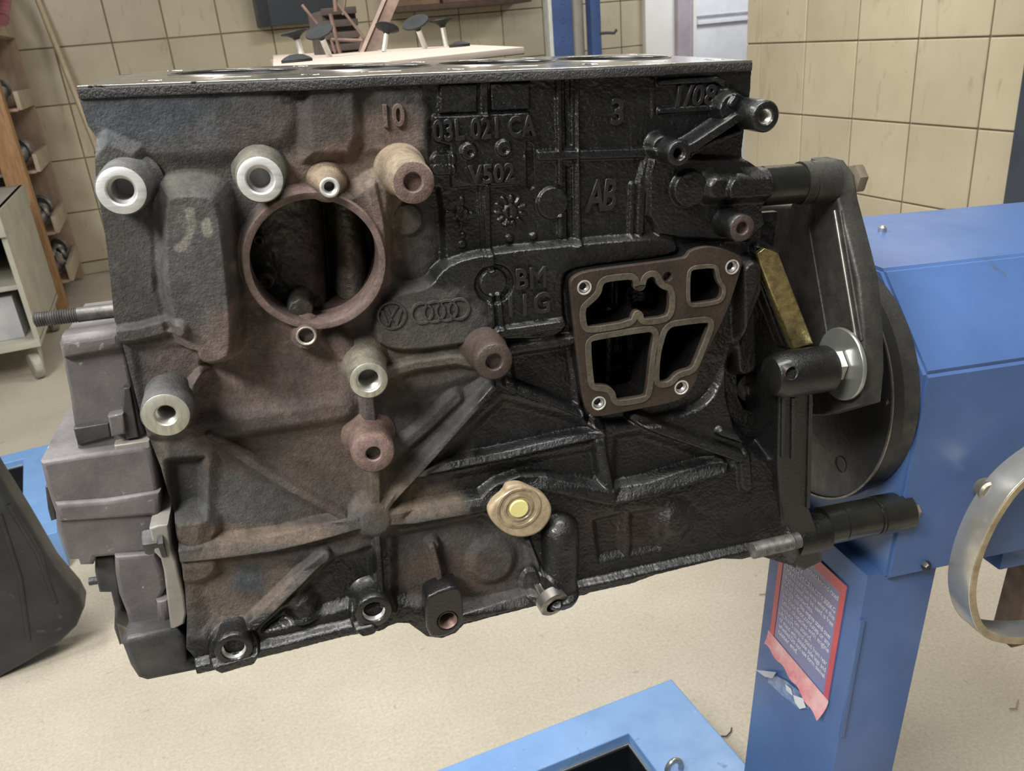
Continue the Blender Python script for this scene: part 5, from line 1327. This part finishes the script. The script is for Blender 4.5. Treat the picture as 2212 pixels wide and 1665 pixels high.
def tray(A, B_, C_, I, ht, L1, L2, label):
    a, b3, c3, i3 = (Vector(wplane(*q, 2, ht)) for q in (A, B_, C_, I)); u1 = (b3 - a).normalized(); u2 = (c3 - a).normalized()
    M2 = np.array([[u1.x, u2.x], [u1.y, u2.y]]); s1, s2 = np.linalg.solve(M2, np.array([(i3 - a).x, (i3 - a).y]))
    P2 = lambda p_, q_: (a.x + u1.x * p_ + u2.x * q_, a.y + u1.y * p_ + u2.y * q_)
    out_ = [P2(0, 0), P2(L1, 0), P2(L1, L2), P2(0, L2)]; inn = [P2(s1, s2), P2(L1 - s1, s2), P2(L1 - s1, L2 - s2), P2(s1, L2 - s2)]
    t_ = root('floor_tray', (*P2(L1 / 2, L2 / 2), 0), label, 'tray')
    child(link('frame', fill_me('frame', [out_, inn], ht, 0.003, Matrix.Translation((0, 0, ht / 2))), None, M_LBLUE), t_)
    g_ = .004; gi = [P2(s1 + g_, s2 + g_), P2(L1 - s1 - g_, s2 + g_), P2(L1 - s1 - g_, L2 - s2 - g_), P2(s1 + g_, L2 - s2 - g_)]
    child(link('inner_rim', fill_me('inner_rim', [inn, gi], 0.006, 0.0005, Matrix.Translation((0, 0, ht - 0.022))), None, M_ZINC), t_)
    child(link('pan', fill_me('pan', [inn], 0.006, 0, Matrix.Translation((0, 0, 0.006))), None, M_TRAY), t_)
    child(link('pan_wall', fill_me('pan_wall', [inn, gi], ht - 0.03, 0, Matrix.Translation((0, 0, ht / 2 - 0.008))), None, M_TRAY), t_)
    return t_


tray((1450, 1465), (930, 1668), (1605, 1642), (1358, 1583), 0.11, 0.62, 0.42, 'light blue steel floor tray with black pan below the engine block')
tray((112, 957), (0, 985), (128, 1215), (50, 990), 0.11, 0.55, 0.62, 'light blue steel floor tray at the left edge of the photo')
sp = Vector(wplane(1456, 1655, 2, 0.12))
t = link('steel_shackle', tube_me('steel_shackle', [sp + Vector((math.cos(a) * 0.013, 0, math.sin(a) * 0.018 - 0.006)) for a in np.linspace(-0.3, math.pi + 0.3, 14)], 0.0045, 10), None, M_ZINC); tag(t, 'small bright steel shackle on the blue tray frame', 'shackle')

# --- black plastic panel standing at the lower left edge
pl_px = [(-90, 900), (-30, 985), (0, 1035), (60, 1130), (120, 1232), (170, 1290), (183, 1315), (166, 1355), (130, 1390), (60, 1432), (0, 1465), (-90, 1505)]
pp = [wplane(a, b3, 1, 1.76) for a, b3 in pl_px]; lp = [(q[0], max(q[2], 0.0)) for q in pp]
t = root('plastic_panel', (lp[-1][0], 1.8, 0), 'scuffed black plastic panel standing on the floor at lower left', 'panel')
child(link('shell', fill_me('shell', [lp], 0.09, 0.018, Matrix.Translation((0, 1.80, 0)) @ Matrix([[1, 0, 0, 0], [0, 0, -1, 0], [0, 1, 0, 0], [0, 0, 0, 1]]), 4), None, M_BLACKPL), t)
for (a, b3) in (((0, 1110), (62, 1380)), ((20, 1090), (120, 1300))):
    q0, q1 = Vector(wplane(*a, 1, 1.757)), Vector(wplane(*b3, 1, 1.757)); child(link('rib', tube_me('rib', [q0, q0.lerp(q1, .5) + Vector((0.01, 0, 0)), q1], 0.006, 8), None, M_BLACKPL), t)

# --- small debris on the floor
for k, (a, lb_) in enumerate((((1640, 1283), 'pale curl of swarf on the floor under the stud'), ((1555, 1590), 'dark splinter on the floor beside the blue tray'), ((2180, 1530), 'brown twig on the floor below the handle'))):
    p = Vector(wplane(*a, 2, 0.003)); t = link('floor_scrap', tube_me('floor_scrap', [p, p + Vector((0.01, -0.006, 0.001)), p + Vector((0.024, 0.003 * (k - 1), 0.0)), p + Vector((0.030, 0.006, 0.001))], 0.0012, 8), None, (M_WOODL, M_NAVY, M_WOODP)[k]); tag(t, lb_, 'debris')
